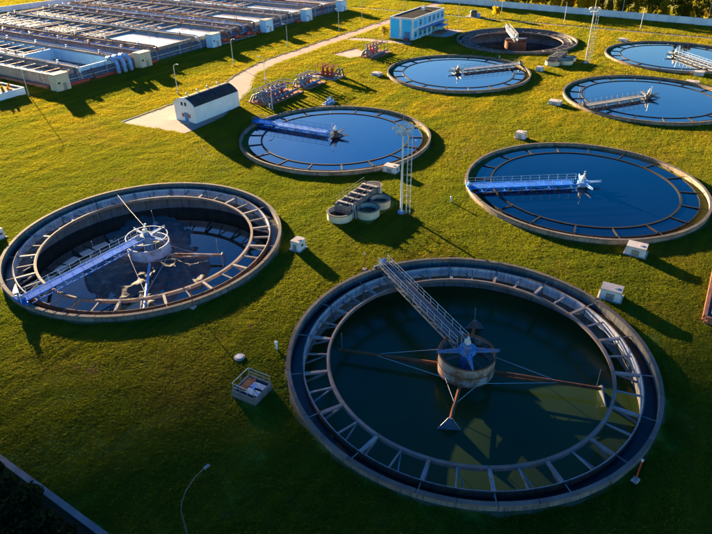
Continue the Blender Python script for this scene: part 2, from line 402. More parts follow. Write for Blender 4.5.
tank(2, 'full round tank of light blue water beside the arched-roof shed and tall mast', 7, .31, False, 'tank_wall', 'dark_beam', 'dark_beam', 'water_clear')
tank(3, 'full round tank of deep navy water with blue bridge, right of the tall mast', 0, .31, False, 'tank_wall', 'dark_beam', 'dark_beam', 'water_dim_sky')
tank(4, 'full round tank of pale blue water in front of the cyan building', 3, .31, False, 'tank_wall', 'dark_beam', 'dark_beam', 'water_clear')
tank(5, 'empty far round tank with rusty brown drum, right of the cyan building', 0, -3.9, True, 'old_concrete', 'beam_grey', 'old_concrete', 'water_low')
tank(6, 'full round tank of blue water at right edge, nearer of the two there', 10, .31, False, 'tank_wall', 'dark_beam', 'dark_beam', 'water_clear')
tank(7, 'full round tank of pale blue water at far right, nearest the white wall', 4, .31, False, 'tank_wall', 'dark_beam', 'dark_beam', 'water_clear')

# ------------------------------------------------------------------ scraper bridges
BR = {}
def bridge(i, label, ang, girder_m, rail_m, deck_m, star_m, drained, star=0):
    cx, cy = TANKS[i]; L = 20.25
    t = thing('scraper_bridge', label, 'bridge', (cx, cy, 0), R(ang), 'scraper bridges'); BR[i] = (t, ang)
    zd = 1.12; W = .75 if drained else 1.05          # half width
    np_ = 12; pl = (L - 2.2) / np_
    dm = MB().box((0, 0, 0), (pl - .05, 2 * W - .2, .05))
    for k in range(5): dm.box((-pl / 2 + .2 + k * (pl - .4) / 4, 0, .035), (.05, 2 * W - .3, .02))
    dm = dm.mesh('deck_panel', deck_m)
    for k in range(np_): link('deck_panel', dm, t, (2 + pl * (k + .5), 0, zd - .03 + random.uniform(-.008, .008)))
    for s in (-1, 1):
        g = MB(); y = s * W; n = 10; seg = (L - 1.4) / n
        g.bar((1.2, y, zd - .05), (L, y, zd - .05), .12, .16).bar((1.2, y, zd - .78), (L - 1.2, y, zd - .78), .12, .14)
        for k in range(n):
            x0 = 1.3 + k * seg
            g.bar((x0, y, zd - .78), (x0, y, zd - .1), .07)
            a, b2 = (zd - .74, zd - .12) if k % 2 else (zd - .12, zd - .74)
            if x0 + seg < L - 1: g.bar((x0, y, a), (x0 + seg, y, b2), .06)
        g.obj('girder', girder_m, t)
        h = MB()
        h.tube([(1.0, y * .97, zd + 1.05), (L, y * .97, zd + 1.05)], .03, 5).tube([(1.0, y * .97, zd + .55), (L, y * .97, zd + .55)], .02, 5)
        for k in range(13):
            x0 = 1.0 + k * (L - 1.0) / 12; h.tube([(x0, y * .97, zd - .05), (x0, y * .97, zd + 1.05)], .03, 5)
        h.obj('handrail', rail_m, t)
    cb = MB()
    for k in range(9): cb.bar((2.2 + k * 1.95, -W, zd - .72), (2.2 + k * 1.95 + (1.6 if k % 2 else -.2), W, zd - .72), .07)
    cb.obj('cross_bracing', girder_m, t)
    if not drained:                                   # scraper hangers dipping into the water
        hm = MB().tube([(0, 0, -.1), (0, 0, zd - .7)], .05, 5).box((0, 0, .32), (.9, .08, .25)).mesh('scraper_hanger', 'dark_steel')
        for k in range(7):
            for s in (-1, 1): link('scraper_hanger', hm, t, (2.6 + k * 2.1, s * (W + .12), 0))
    # carriage that rides on the rim
    MB().box((L - .3, 0, 1.0), (.35, 3.0, .28)).box((L - .3, 0, 1.3), (.9, 1.1, .35)).obj('carriage', girder_m, t)
    wm = MB().tube([(-.1, 0, 0), (.1, 0, 0)], .2, 12).mesh('wheel', 'dark_steel')
    for s in (-1, 1): link('wheel', wm, t, (L - .45, s * 1.3, 1.0))
    MB().box((L - .3, .2, 1.66), (.55, .4, .36)).tube([(L - .3, -.35, 1.5), (L - .3, -.1, 1.95)], .12, 8).obj('motor', star_m, t)
    # hub: three tapered plates, turntable, motor
    for a in (0, 82, -82):
        b2 = MB(); aa = R(a + 180 + star); cs, sn = math.cos(aa), math.sin(aa)
        r1 = 3.5 if drained else 3.2
        P = []
        for z in (zd - .36, zd - .04):
            P += [(.4 * cs - .4 * sn, .4 * sn + .4 * cs, z), (.4 * cs + .4 * sn, .4 * sn - .4 * cs, z),
                  (r1 * cs + .06 * sn, r1 * sn - .06 * cs, z + (.14 if z < 1 else -.12)), (r1 * cs - .06 * sn, r1 * sn + .06 * cs, z + (.14 if z < 1 else -.12))]
        b2.add(P, [(3, 2, 1, 0), (4, 5, 6, 7), (0, 1, 5, 4), (1, 2, 6, 5), (2, 3, 7, 6), (3, 0, 4, 7)])
        b2.bar((.6 * cs, .6 * sn, zd + .06), (r1 * cs, r1 * sn, zd + .06), .1, .1)
        b2.obj('star_arm', star_m, t)
    MB().lathe([(.01, zd + .55), (.45, zd + .5), (.5, zd + .1), (.95, zd + .08), (1.0, zd - .5), (.7, zd - .6), (.7, -1 if not drained else -4.2)], 16).obj('turntable', star_m, t)
    MB().box((.1, 0, zd + .8), (.6, .45, .5)).tube([(0, 0, zd + 1.05), (0, 0, zd + 1.5)], .16, 8).obj('hub_motor', 'rail_pale', t)
    MB().tube([(.3, .7, zd), (.3, .7, zd + 2.1)], .04, 5).box((.3, .7, zd + 2.15), (.3, .18, .14)).obj('hub_lamp', 'steel', t)
    return t
bridge(0, 'grey railed bridge over the dark green tank in front', 147, 'bridge_grey', 'rail_pale', 'dark_steel', 'star_blue', True, -25)
bridge(1, 'blue bridge with rusty rails over the drained sludge tank at left', -92, 'blue_paint', 'rail_pale', 'blue_paint', 'star_blue', True)
bridge(2, 'blue bridge over the light blue tank near the arched-roof shed', -175, 'blue_paint', 'blue_paint', 'pale_blue', 'dark_steel', False)
bridge(3, 'bright blue bridge with pale handrails over the navy tank', -145, 'blue_paint', 'rail_pale', 'blue_paint', 'pale_blue', False)
bridge(4, 'dark steel bridge over the pale tank in front of the cyan building', 50, 'bridge_grey', 'bridge_grey', 'dull_blue', 'dark_steel', False)
bridge(5, 'pale bridge on the empty far tank right of the cyan building', 118, 'rail_pale', 'rail_pale', 'steel', 'steel', True)
bridge(6, 'dark steel bridge over the nearer right-edge tank', -126, 'dark_steel', 'bridge_grey', 'bridge_grey', 'dark_steel', False)
bridge(7, 'steel bridge with pale rails over the far right tank', -47, 'bridge_grey', 'steel', 'bridge_grey', 'dark_steel', False)

# ------------------------------------------------------------------ centre drums and scraper arms
def drum(i, label, r, z0, z1, m, hoop):
    cx, cy = TANKS[i]
    t = thing('centre_drum', label, 'drum', (cx, cy, 0), R(11), 'centre drums')
    zm = (z0 + z1) / 2
    for row, (a, b2) in enumerate(((z0, zm - .03), (zm + .03, z1))):
        pm = MB().arc(r - .07, r, a, b2, .35, 29.65, 6).mesh('shell_plate', m)
        for k in range(12): link('shell_plate', pm, t, None, R(30 * k + 15 * row))
    for z in (z0 + .05, zm, z1):
        MB().lathe([(r - .1, z - .06), (r + .06, z - .06), (r + .06, z + .06), (r - .1, z + .06)], 48, close=True).obj('hoop', hoop, t)
    for k in range(4):
        a = R(45 + 90 * k); MB().bar((.6 * math.cos(a), .6 * math.sin(a), z1 - .2), ((r - .1) * math.cos(a), (r - .1) * math.sin(a), z1 - .2), .1, .16).obj('spoke', 'dark_steel', t)
    return t
drum(0, 'rusty beige centre drum of the dark green tank', 3.15, -1.9, .55, 'drum_paint', 'rust')
drum(1, 'pale blue rust-streaked centre drum of the sludge tank', 3.05, -1.7, -.1, 'drum_blue', 'drum_blue')
t = bpy.data.objects['centre_drum.001']
r_ = MB().lathe([(3.0, 1.0), (3.06, 1.0), (3.06, 1.06), (3.0, 1.06)], 40, close=True)
for k in range(12): a = R(30 * k); r_.tube([(3.03 * math.cos(a), 3.03 * math.sin(a), -.1), (3.03 * math.cos(a), 3.03 * math.sin(a), 1.02)], .03, 5)
r_.obj('handrail', 'rail_pale', t)
drum(5, 'rusty brown centre drum of the empty far tank', 3.6, -3.4, .2, 'rust', 'rust')
def arms(i, spec, z):
    t, a0 = BR[i]                                     # the arms turn with the bridge
    for a, L, m, bl in spec:
        a = R(a - a0); d = Vector((math.cos(a), math.sin(a), 0)); n = Vector((-d.y, d.x, 0)); up = Vector((0, 0, 1))
        arm = MB(); arm.tube([d * 2.8 + up * (z + .25), d * L + up * z], .20, 8)
        arm.bar(d * 3.1 + up * (z - .2), d * L + up * (z - .1), .1, .1)
        for k in range(int((L - 3) / 1.5)):
            x = 3.2 + k * 1.5; arm.bar(d * x + up * (z + .1), d * (x + .75) + up * (z - .18), .05)
        ao = arm.obj('arm', m, t)
        if bl:
            e = d * L + up * z; s = bl
            P = [e + n * .25 * s + up * .35, e - n * .25 * s + up * .35, e - n * 1.5 * s - up * 1.1 + d * .5, e + n * 1.5 * s - up * 1.1 - d * .1]
            Q = [p_ + d * .12 for p_ in P]
            MB().add(P + Q, [(0, 1, 2, 3), (7, 6, 5, 4), (0, 4, 5, 1), (1, 5, 6, 2), (2, 6, 7, 3), (3, 7, 4, 0)]).obj('blade', 'steel', ao)
        MB().tube([d * (L - .5) + up * z, d * (L - .5) + n * .15 + up * (z + 2.6)], .04, 5).obj('depth_rod', 'steel', ao)
        for s in (-1, 1):
            MB().tube([n * s * 3.2 + up * (z + .7), d * (L * .72) + up * (z + .1)], .025, 4).obj('guy_wire', 'rail_pale', ao)
    return t
arms(0, [(-163, 15.0, 'rust', 0), (18, 14.6, 'rust', 1.0), (-78, 8.2, 'rust', .8), (105, 9.0, 'rust', .8)], -2.0)
arms(1, [(-46, 15.0, 'pale_blue', 0), (134, 11.0, 'pale_blue', .8), (31, 10.8, 'drum_paint', 1.4), (-150, 9.0, 'drum_paint', 1.0)], -2.5)
arms(5, [(-60, 14, 'rust', 1), (120, 14, 'rust', 1)], -2.9)
cab = MB().tube([(-68.6, 50.8, 2.6), (-77, 55, 1.4), (-85.7, 59.4, .5)], .012, 5).obj('cable', 'bridge_grey')
tag(cab, 'thin pale cable strung from hub to rim of the sludge tank', 'cable')

# settled sludge showing above the shallow water of the left tank
n = 120; P = []; F = []
for j in range(n):
    for k in range(n):
        x, y = -14 + 28 * j / (n - 1), -14 + 28 * k / (n - 1)
        rr = math.hypot((x * .8 - y * .6) * .75 + .5, (x * .6 + y * .8) * 1.25 + .8); th = math.atan2(y, x)
        z = .88 - .085 * rr + .22 * abs(math.sin(7 * th + .9 * math.sin(rr))) * min(1, rr / 5) + .18 * math.sin(3 * th + 1) * rr / 8 + .16 * math.sin(x * 1.3 + 2 * math.sin(y * .8)) * math.cos(y * 1.1) + .06 * math.sin(x * 3.1 + 2.2 * math.sin(y * 2.3)) * math.sin(y * 3.7 + 1.6 * math.sin(x * 1.9)) + random.uniform(-.02, .02)
        P.append((x, y, -3.45 + min(max(z, 0) ** .8 * 1.25, 1.0) - .2 + (-1 if rr > 11.5 else 0)))
for j in range(n - 1):
    for k in range(n - 1): F.append((j * n + k, j * n + n + k, j * n + n + k + 1, j * n + k + 1))
sl = MB().add(P, F).obj('sludge', 'sludge', None, True); sl.location = (-68.56, 50.81, 0); stuff(sl)
tag(sl, 'dark grey settled sludge around the drum of the left tank', 'sludge')

# ------------------------------------------------------------------ small plant by the tanks
def kiosk(x, y, label, sx=2.5, sy=1.9, h=1.45, rz=0, m='kiosk_white'):
    sx, sy, h = sx * .88, sy * .88, h * .92
    t = thing('kiosk', label, 'kiosk', (x, y, 0), rz, 'white concrete kiosks beside the tanks')
    MB().box((0, 0, .06), (sx + .4, sy + .3, .2)).obj('slab', 'concrete', t)
    MB().box((0, 0, h / 2 + .1), (sx, sy, h), 0, .93).obj('body', m, t)
    MB().box((0, 0, h + .16), (sx * .99, sy * .99, .13)).box((sx * .2, 0, h + .26), (.4, .4, .1)).obj('lid', 'kiosk_lid', t)
    MB().box((0, -sy / 2 * .98 - .01, h * .48), (sx * .38, .06, h * .7)).obj('door', 'steel', t)
    for s in (-1, 1): MB().box((s * (sx / 2 * .97 + .01), 0, h * .62), (.05, .5, .35)).obj('vent', 'dark_steel', t)
kiosk(-6.0, 70.3, 'white kiosk on the rim of the dark green tank in front', 2.9, 2.1, 1.45, R(2))
kiosk(-47.6, 60.4, 'small white kiosk at the right rim of the drained sludge tank', 1.7, 2.0, 1.5)
kiosk(-5.3, 83.4, 'white kiosk touching the near rim of the navy tank', 3.0, 2.2, 1.3)
kiosk(-34.6, 121.0, 'white kiosk behind the navy tank, its lid railed', 2.2, 1.8, 1.3)
kiosk(-49.6, 92.3, 'white kiosk at the near rim of the light blue tank, behind the mast', 3.0, 2.0, 1.1)
kiosk(-86.0, 150.5, 'low white kiosk left of the pale tank near the cyan building', 3.0, 2.4, .7)
kiosk(-47.6, 176.4, 'white kiosk at the right rim of the pale tank near the cyan building', 2.2, 1.8, 1.2)
kiosk(-35.0, 147.6, 'low white kiosk on grass left of the nearer right-edge tank', 3.2, 2.4, .8)
kiosk(-35.0, 227.5, 'low white kiosk behind the far right tank', 3.4, 2.4, .9)
kiosk(-8.4, 191.6, 'white kiosk at the near rim of the far right tank', 2.8, 2.0, 1.1)
kiosk(-9.0, 182.6, 'flat pale kiosk between the two right-edge tanks', 3.6, 2.6, .5, m='concrete')
kiosk(-89.2, 40.2, 'small white kiosk at the left edge beside the sludge tank', 1.4, 1.3, 1.5)

def marker(x, y, label, h=2.6):
    t = thing('marker_post', label, 'post', (x, y, 0), R(random.uniform(0, 90)), 'red marker posts')
    MB().tube([(0, 0, 0), (.04, 0, h)], .06, 6).obj('pole', 'red_paint', t)
    MB().box((0, 0, .1), (.7, .6, .3), .3, .8).obj('foot', 'concrete', t)
    MB().box((.04, 0, h), (.16, .16, .22)).obj('cap', 'rail_pale', t)
marker(2.0, 42.4, 'red post outside the lower right rim of the dark green tank')
marker(-36.3, 60.3, 'red post on grass by the rim end of the grey bridge')
marker(-50.2, 103.3, 'red post at the right rim of the light blue tank', 2.4)
marker(-50.4, 41.8, 'red post at the near rim of the sludge tank', 3.0)
def stake(x, y, label, h=1.1):
    t = thing('pipe_stake', label, 'stake', (x, y, 0), 0, 'short white stakes in the grass')
    MB().tube([(0, 0, 0), (0, 0, h)], .13, 8).obj('pipe', 'white_paint', t)
    MB().lathe([(.01, h + .12), (.2, h + .02), (.2, h - .08), (.01, h - .1)], 10).obj('cap', 'white_paint', t)
stake(-36.2, 40.6, 'short white capped stake left of the dark green tank')
stake(-93.2, 111.2, 'short white capped stake near the left rim of the light blue tank', 1.2)
stake(-34.7, 85.7, 'short white capped stake left of the navy tank rim', 1.0)
stake(-62.5, 184.5, 'short white capped stake behind the pale tank', 1.0)
mh = thing('manhole', 'round concrete manhole with grey lid in the left grass', 'manhole', (-38.9, 37.3, 0))
MB().lathe([(.62, 0), (.62, .22), (.45, .22), (.45, .05)], 20).obj('ring', 'concrete', mh)
MB().lathe([(.01, .27), (.43, .26), (.43, .2)], 18).obj('lid', 'steel', mh)

# open valve chamber with railings
v = thing('valve_chamber', 'small open concrete valve chamber with railings, left of the dark green tank', 'chamber', (-34.1, 33.8, 0), R(2))
for x, y, dx, dy in ((0, -1.35, 3.0, .22), (0, 1.35, 3.0, .22), (-1.4, 0, .22, 2.48), (1.4, 0, .22, 2.48)):
    MB().box((x, y, .35), (dx, dy, .9)).obj('side_wall', 'old_concrete', v)
MB().box((0, 0, .3), (2.56, 2.46, .1)).obj('floor', 'dark_steel', v)
MB().box((-.75, .2, .74), (.95, 1.9, .07)).obj('cover_plate', 'rust', v)
for y in (-.55, .45): MB().box((.55, y, .78), (1.5, .7, .06), .02).obj('cover_plate', 'steel', v)
MB().tube([(.4, -.2, .4), (.4, -.2, 1.2)], .09, 8).lathe([(.22, 1.2), (.3, 1.22), (.3, 1.27), (.22, 1.27)], 12, (.4, -.2, 0)).obj('valve', 'pale_blue', v)
for s in (-1, 1):
    r_ = MB()
    for x in (-1.35, -.45, .45, 1.35): r_.tube([(x, s * 1.35, .8), (x, s * 1.35, 1.75)], .035, 5)
    r_.tube([(-1.35, s * 1.35, 1.75), (1.35, s * 1.35, 1.75)], .035, 5).tube([(-1.35, s * 1.35, 1.3), (1.35, s * 1.35, 1.3)], .025, 5)
    r_.obj('railing', 'steel', v)
r_ = MB()
for y in (-1.3, 0, 1.3): r_.tube([(-1.4, y, .8), (-1.4, y, 1.75)], .035, 5)
r_.tube([(-1.4, -1.35, 1.75), (-1.4, 1.35, 1.75)], .035, 5).obj('railing', 'steel', v)

# brick-edged pit at the right edge
v = thing('brick_pit', 'long brick-edged pit at the right edge of the picture', 'pit', (8.6, 77.3, 0), 0)
bk = MB().box((0, 0, 0), (.42, .62, .28)).mesh('brick', 'brick_red')
for row in range(3):
    for k in range(20):
        link('brick', bk, v, (-4.0, -6.2 + k * .655 + (.3 if row % 2 else 0), .15 + row * .3))
    for k in range(13):
        for s in (-1, 1): link('brick', bk, v, (-3.65 + k * .655 + (.3 if row % 2 else 0), s * 6.75, .15 + row * .3), R(90))
MB().box((.3, 0, .2), (8.1, 13.0, .1)).obj('floor', 'dark_steel', v)
for k in range(5): MB().box((0.4, -5.2 + k * 2.6, .86), (7.6, 1.3, .12)).obj('cover_slab', 'concrete', v)
pp = MB()
for k in range(3): pp.tube([(-3.4, -4 + k * 3.9, .5), (3.5, -4 + k * 3.9, .5)], .22, 8)
pp.obj('pipe', 'pale_blue', v)

# distribution chambers: a trough on posts with round wells around it
def chamber(x, y, rz, label, s=1.0):
    t = thing('distribution_chamber', label, 'chamber', (x, y, 0), rz, 'distribution chambers')
    def well(px, py, r, h):
        w = MB().lathe([(r, -.2), (r, h), (r - .22, h), (r - .22, .1), (.01, .05)], 28, (px, py, 0)).obj('well', 'cream', t, False)
        MB().lathe([(r + .07, h - .02), (r + .07, h + .1), (r - .26, h + .1), (r - .26, h - .02)], 28, (px, py, 0), True).obj('rim', 'coping', w)
        MB().lathe([(r - .24, .55), (.01, .55)], 20, (px, py, 0)).obj('water_surface', 'water_low', w)
    well(0, -5.6, 2.05, 1.25); well(3.2, -2.3, 1.9, 1.25); well(3.2, 1.6, 1.75, 1.25); well(-.3, 5.4, 1.6, 1.35)
    for s_, x0 in ((-1, -1.35), (1, 1.35)): MB().box((x0, -.1, .95), (.3, 9.4, 2.1)).obj('side_wall', 'old_concrete', t)
    for y0 in (-4.65, 4.45): MB().box((0, y0, .9), (2.4, .3, 2.0)).obj('end_wall', 'old_concrete', t)
    MB().box((0, -.1, .6), (2.4, 8.8, .1)).obj('floor', 'launder_floor', t)
    for k in range(5):
        MB().box((0, -3.9 + k * 1.9, 2.08), (2.9, .42, .14)).obj('cross_slab', 'concrete', t)
        MB().box((1.56, -3.9 + k * 1.9, .95), (.12, .3, 2.0)).obj('rib', 'old_concrete', t)
    for k in range(3):
        MB().tube([(-.1, -3 + k * 2.9, 1.9), (-.1, -3 + k * 2.9, 3.0)], .06, 6).lathe([(.28, 3.0), (.34, 3.02), (.34, 3.07), (.28, 3.07)], 12, (-.1, -3 + k * 2.9, 0)).obj('gate_valve', 'dark_steel', t)
    for s_ in (-1, 1):
        r_ = MB()
        for k in range(6): r_.tube([(s_ * 1.45, -4.6 + k * 1.8, 2.0), (s_ * 1.45, -4.6 + k * 1.8, 3.0)], .03, 5)
        r_.tube([(s_ * 1.45, -4.6, 3.0), (s_ * 1.45, 4.4, 3.0)], .03, 5).tube([(s_ * 1.45, -4.6, 2.5), (s_ * 1.45, 4.4, 2.5)], .022, 5)
        r_.obj('railing', 'dark_steel', t)
    l = MB()
    for s_ in (-1, 1): l.tube([(2.2 + s_ * .25, -4.6, 0), (1.7 + s_ * .2, -4.2, 2.2)], .035, 5)
    for k in range(6): l.tube([(2.1 - .08 * k - .24, -4.5 + .06 * k, .3 + .35 * k), (2.1 - .08 * k + .24, -4.5 + .06 * k, .3 + .35 * k)], .025, 5)
    l.obj('ladder', 'rail_pale', t)
chamber(-47.6, 77.2, R(0), 'concrete distribution chamber with round wells between the four nearest tanks')
chamber(-46.5, 190.5, R(0), 'concrete distribution chamber with round wells between the far tanks')

# floodlight masts
def mast(x, y, h, label, ladder_gap=1.1):
    t = thing('floodlight_mast', label, 'mast', (x, y, 0), R(20), 'floodlight masts')
    MB().lathe([(.55, 0), (.55, .35), (.3, .4)], 12).obj('base', 'pale_blue', t)
    MB().tube([(0, 0, .2), (0, 0, h)], .21, 10, .13).obj('pole', 'rail_pale', t)
    MB().tube([(0, 0, h), (0, 0, h + 3.5)], .04, 5).obj('lightning_rod', 'steel', t)
    l = MB()
    for a, b2 in ((-.3, -.3), (.3, -.3), (.3, .3), (-.3, .3)): l.tube([(ladder_gap + a, b2, 0), (ladder_gap + a, b2, h * .97)], .032, 4)
    for k in range(int(h / .9)):
        z = .4 + k * .9
        for a, b2, c, d in ((-.3, -.3, .3, -.3), (.3, -.3, .3, .3), (.3, .3, -.3, .3), (-.3, .3, -.3, -.3)): l.tube([(ladder_gap + a, b2, z), (ladder_gap + c, d, z + .02)], .022, 4)
        if k % 4 == 3: l.tube([(0, 0, z), (ladder_gap - .3, 0, z)], .03, 4)
    l.obj('ladder_cage', 'rail_pale', t)
    p_ = MB().lathe([(.2, h - 1.2), (1.15, h - 1.2), (1.15, h - 1.12), (.2, h - 1.12)], 20, close=True); p_.obj('platform', 'steel', t)
    r_ = MB().lathe([(1.12, h - .1), (1.17, h - .1), (1.17, h - .04), (1.12, h - .04)], 20, close=True)
    for k in range(8): a = R(45 * k); r_.tube([(1.14 * math.cos(a), 1.14 * math.sin(a), h - 1.15), (1.14 * math.cos(a), 1.14 * math.sin(a), h - .06)], .03, 4)
    r_.obj('guard_rail', 'rail_pale', t)
    for k in range(6):
        a = R(60 * k + 15); f = MB().box((1.42 * math.cos(a), 1.42 * math.sin(a), h - .35), (.4, .5, .45), a, .8).obj('floodlight', 'rail_pale', t)
mast(-40.0, 78.0, 14.6, 'tall pale floodlight mast with ladder cage beside the near distribution chamber')
mast(-38.6, 191.4, 15.5, 'tall floodlight mast among the far tanks')

# street lamps
def lamp(x, y, h, rz, label, arm=1.6, first=[None]):
    t = thing('street_lamp', label, 'lamp', (x, y, 0), rz, 'street lamps on thin posts')
    MB().lathe([(.22, 0), (.22, .5), (.1, .55)], 8).obj('base', 'concrete', t)
    MB().tube([(0, 0, .3), (0, 0, h - 1.0)], .10, 8, .07).obj('pole', 'rail_pale', t)
    MB().tube([(0, 0, h - 1.0)] + [(arm * (1 - math.cos(R(a))), 0, h - 1.0 + .95 * math.sin(R(a))) for a in (20, 40, 60, 80)], .06, 6).obj('arm', 'rail_pale', t)
    MB().box((arm * .83 + .3, 0, h - .05), (.75, .3, .16), 0, .8).obj('lamp_head', 'rail_pale', t)
lamps = [(-155.9, 89.6, 7.6, 'street lamp beside the aeration basin corner at left'), (-122.5, 109.9, 7.8, 'street lamp left of the arched-roof shed'),
 (-129.6, 139.7, 8.0, 'street lamp on shaded grass where the road bends'), (-130.9, 168.4, 7.6, 'street lamp on the shaded verge along the straight road'),
 (-128.3, 196.2, 8.5, 'street lamp at the far end of the shaded verge'), (-108.3, 128.4, 7.6, 'street lamp behind the blue pipe rack'),
 (-92.2, 111.0, 7.8, 'street lamp in front of the blue pipe rack by the light blue tank'), (-106.0, 189.0, 6.4, 'street lamp at the corner of the cyan building'),
 (-134.3, 222.6, 8.0, 'street lamp in the yellow field left of the cyan building'), (-130.2, 251.4, 8.0, 'street lamp in the yellow field behind the cyan building'),
 (-97.4, 233.9, 8.5, 'street lamp just right of the cyan building'), (-90.2, 262.7, 8.0, 'street lamp near the far yellow bush'),
 (-61.3, 252.1, 7.5, 'street lamp on the narrow path behind the empty far tank'), (-33.6, 250.7, 7.5, 'street lamp on the narrow path behind the far right tank'),
 (-44.2, 271.0, 8.0, 'left street lamp of two close before the white wall'), (-14.0, 270.0, 8.0, 'right street lamp close before the white wall')]
for x, y, h, lb in lamps: lamp(x, y, h, R(random.choice((-90, 0, 90)) + random.uniform(-12, 12)), lb)

# bent-arm lamp close below the camera
t = thing('bent_lamp', 'thin curved grey lamp post low in the foreground grass', 'lamp', (-27.3, 17.8, 0), 0)
MB().lathe([(.2, 0), (.2, .4), (.09, .45)], 8).obj('base', 'concrete', t)
MB().tube([(0, 0, .2), (0, 0, 4.2)], .08, 8, .06).obj('pole', 'dark_steel', t)
MB().tube([(0, 0, 4.2), (.05, .2, 5.0), (.15, .7, 5.8), (.3, 1.5, 6.4), (.5, 2.5, 6.7)], .05, 7, .035).obj('arm', 'dark_steel', t)
MB().box((.55, 2.75, 6.72), (.22, .55, .13), R(-12), .8).obj('lamp_head', 'bridge_grey', t)

# ------------------------------------------------------------------ shed with arched roof
t = thing('arched_shed', 'white shed with dark arched roof and blue door by the road', 'shed', (-104.2, 102.0, 0), R(0))
W, L, H, A = 6.2, 14.6, 3.7, 1.6
arch = [(-W / 2 + W * k / 16, H + A * math.sin(PI * k / 16) ** .85) for k in range(17)]
for yy, nm in ((-L / 2, 'front_wall'), (L / 2, 'back_wall')):
    poly = [(-W / 2, 0)] + arch + [(W / 2, 0)]; n = len(poly)
    P = [(x, yy - .15, z) for x, z in poly] + [(x, yy + .15, z) for x, z in poly]
    MB().add(P, [tuple(range(n)), tuple(reversed(range(n, 2 * n)))] + [((i + 1) % n, i, n + i, n + (i + 1) % n) for i in range(n)]).obj(nm, 'garage_white', t)
for s in (-1, 1): MB().box((s * (W / 2 - .1), 0, H / 2), (.2, L - .32, H)).obj('side_wall', 'garage_white', t)
nr = 11; seg = L / nr
for k in range(nr):
    P = []; y0, y1 = -L / 2 + k * seg - .1 * (k == 0) + .02, -L / 2 + (k + 1) * seg + .1 * (k == nr - 1) - .02
    for y_ in (y0, y1):
        for off in (.02, .12): P += [(x * (1.015 if off > .05 else 1.0), y_, z + off) for x, z in arch]
    n = 17; F = []
    for i in range(n - 1):
        F += [(n + i, n + i + 1, 3 * n + i + 1, 3 * n + i), (i + 1, i, 2 * n + i, 2 * n + i + 1), (i, i + 1, n + i + 1, n + i), (2 * n + i + 1, 2 * n + i, 3 * n + i, 3 * n + i + 1)]
    MB().add(P, F + [(0, n, 3 * n, 2 * n), (2 * n - 1, n - 1, 3 * n - 1, 4 * n - 1)]).obj('roof_sheet', 'garage_roof', t)
arch_trim = MB()
for a, b2 in zip(arch[:-1], arch[1:]): arch_trim.bar((a[0], -L / 2 - .2, a[1] + .1), (b2[0], -L / 2 - .2, b2[1] + .1), .22, .26)
arch_trim.obj('gable_trim', 'garage_white', t)
d_ = MB().box((.4, -L / 2 - .17, 1.1), (1.15, .08, 2.2)).obj('door', 'door_blue', t)
MB().tube([(.8, -L / 2 - .26, 1.05), (.8, -L / 2 - .26, 1.25)], .04, 6).obj('handle', 'steel', d_)
for x in (-.55, .55):
    w_ = MB().box((x, -L / 2 - .18, 4.1), (.5, .06, .75)).obj('window', 'glass_dark', t)
    MB().box((x, -L / 2 - .20, 3.68), (.62, .12, .08)).obj('sill', 'white_paint', w_)
for x in (-.62, 1.35): MB().box((x, -L / 2 - .175, 1.5), (.62, .06, .85)).obj('notice_board', 'brick_red', t)
MB().box((.4, -L / 2 - .8, .1), (2.4, 1.2, .16)).obj('door_step', 'concrete', t)
for k in range(4): MB().lathe([(.16, 0), (.16, .7), (.26, .72), (.01, .9)], 8, (-1.2, -5 + k * 3.4, H + A * .86)).obj('roof_vent', 'rail_pale', t)

# ------------------------------------------------------------------ cyan two-storey building
t = thing('cyan_building', 'two-storey cyan and white office building with flat dark roof', 'building', (-102.4, 208.6, 0), 0)
W, L, H = 9.2, 25.0, 6.9
MB().box((0, 0, H / 2), (W, L, H)).obj('wall', 'white_paint', t)
MB().box((0, 0, H + .06), (W - .5, L - .5, .12)).obj('roof', 'roof_dark', t)
for x, y, dx, dy in ((0, -L / 2 + .12, W + .24, .3), (0, L / 2 - .12, W + .24, .3), (-W / 2 + .03, 0, .3, L - .54), (W / 2 - .03, 0, .3, L - .54)):
    MB().box((x, y, H + .16), (dx, dy, .42)).obj('parapet', 'white_paint', t)
MB().box((-1, 6, H + .6), (1.0, 1.0, 1.0)).obj('chimney', 'white_paint', t)
for x, w_ in ((-2.5, 3.2), (2.0, 3.6)): MB().box((x, -L / 2 - .04, 3.6), (w_, .1, 6.0)).obj('cladding_panel', 'cyan_panel', t)
d_ = MB().box((2.3, -L / 2 - .12, 1.5), (2.2, .08, 2.7)).obj('door', 'door_blue', t)
MB().tube([(3.1, -L / 2 - .2, 1.2), (3.1, -L / 2 - .2, 1.5)], .04, 6).obj('handle', 'steel', d_)
bay = L / 7
for k in range(7):
    y = -L / 2 + bay * (k + .5)
    for z0, hh in ((1.7, 2.5), (5.15, 2.5)):
        MB().box((W / 2 + .04, y, z0 + .05), (.1, bay - .75, hh)).obj('cladding_panel', 'cyan_panel', t)
        if k != 5 or z0 > 3:
            if k in (1, 3, 4, 5, 6) or z0 < 3:
                wd = MB().box((W / 2 + .11, y, z0 + .15), (.06, 1.25, 1.55)).obj('window', 'glass_dark', t)
                MB().box((W / 2 + .15, y, z0 + .15), (.06, .07, 1.55)).box((W / 2 + .15, y, z0 + .45), (.06, 1.25, .07)).obj('frame', 'white_paint', wd)
                MB().box((W / 2 + .18, y, z0 - .67), (.2, 1.4, .07)).obj('sill', 'white_paint', wd)
MB().box((W / 2 + .9, 1.5, 3.3), (1.6, 21.5, .14)).obj('canopy', 'door_blue', t)
for k in range(8): MB().tube([(W / 2 + 1.6, -9 + k * 3, .1), (W / 2 + 1.6, -9 + k * 3, 3.25)], .07, 6).obj('canopy_post', 'dark_steel', t)
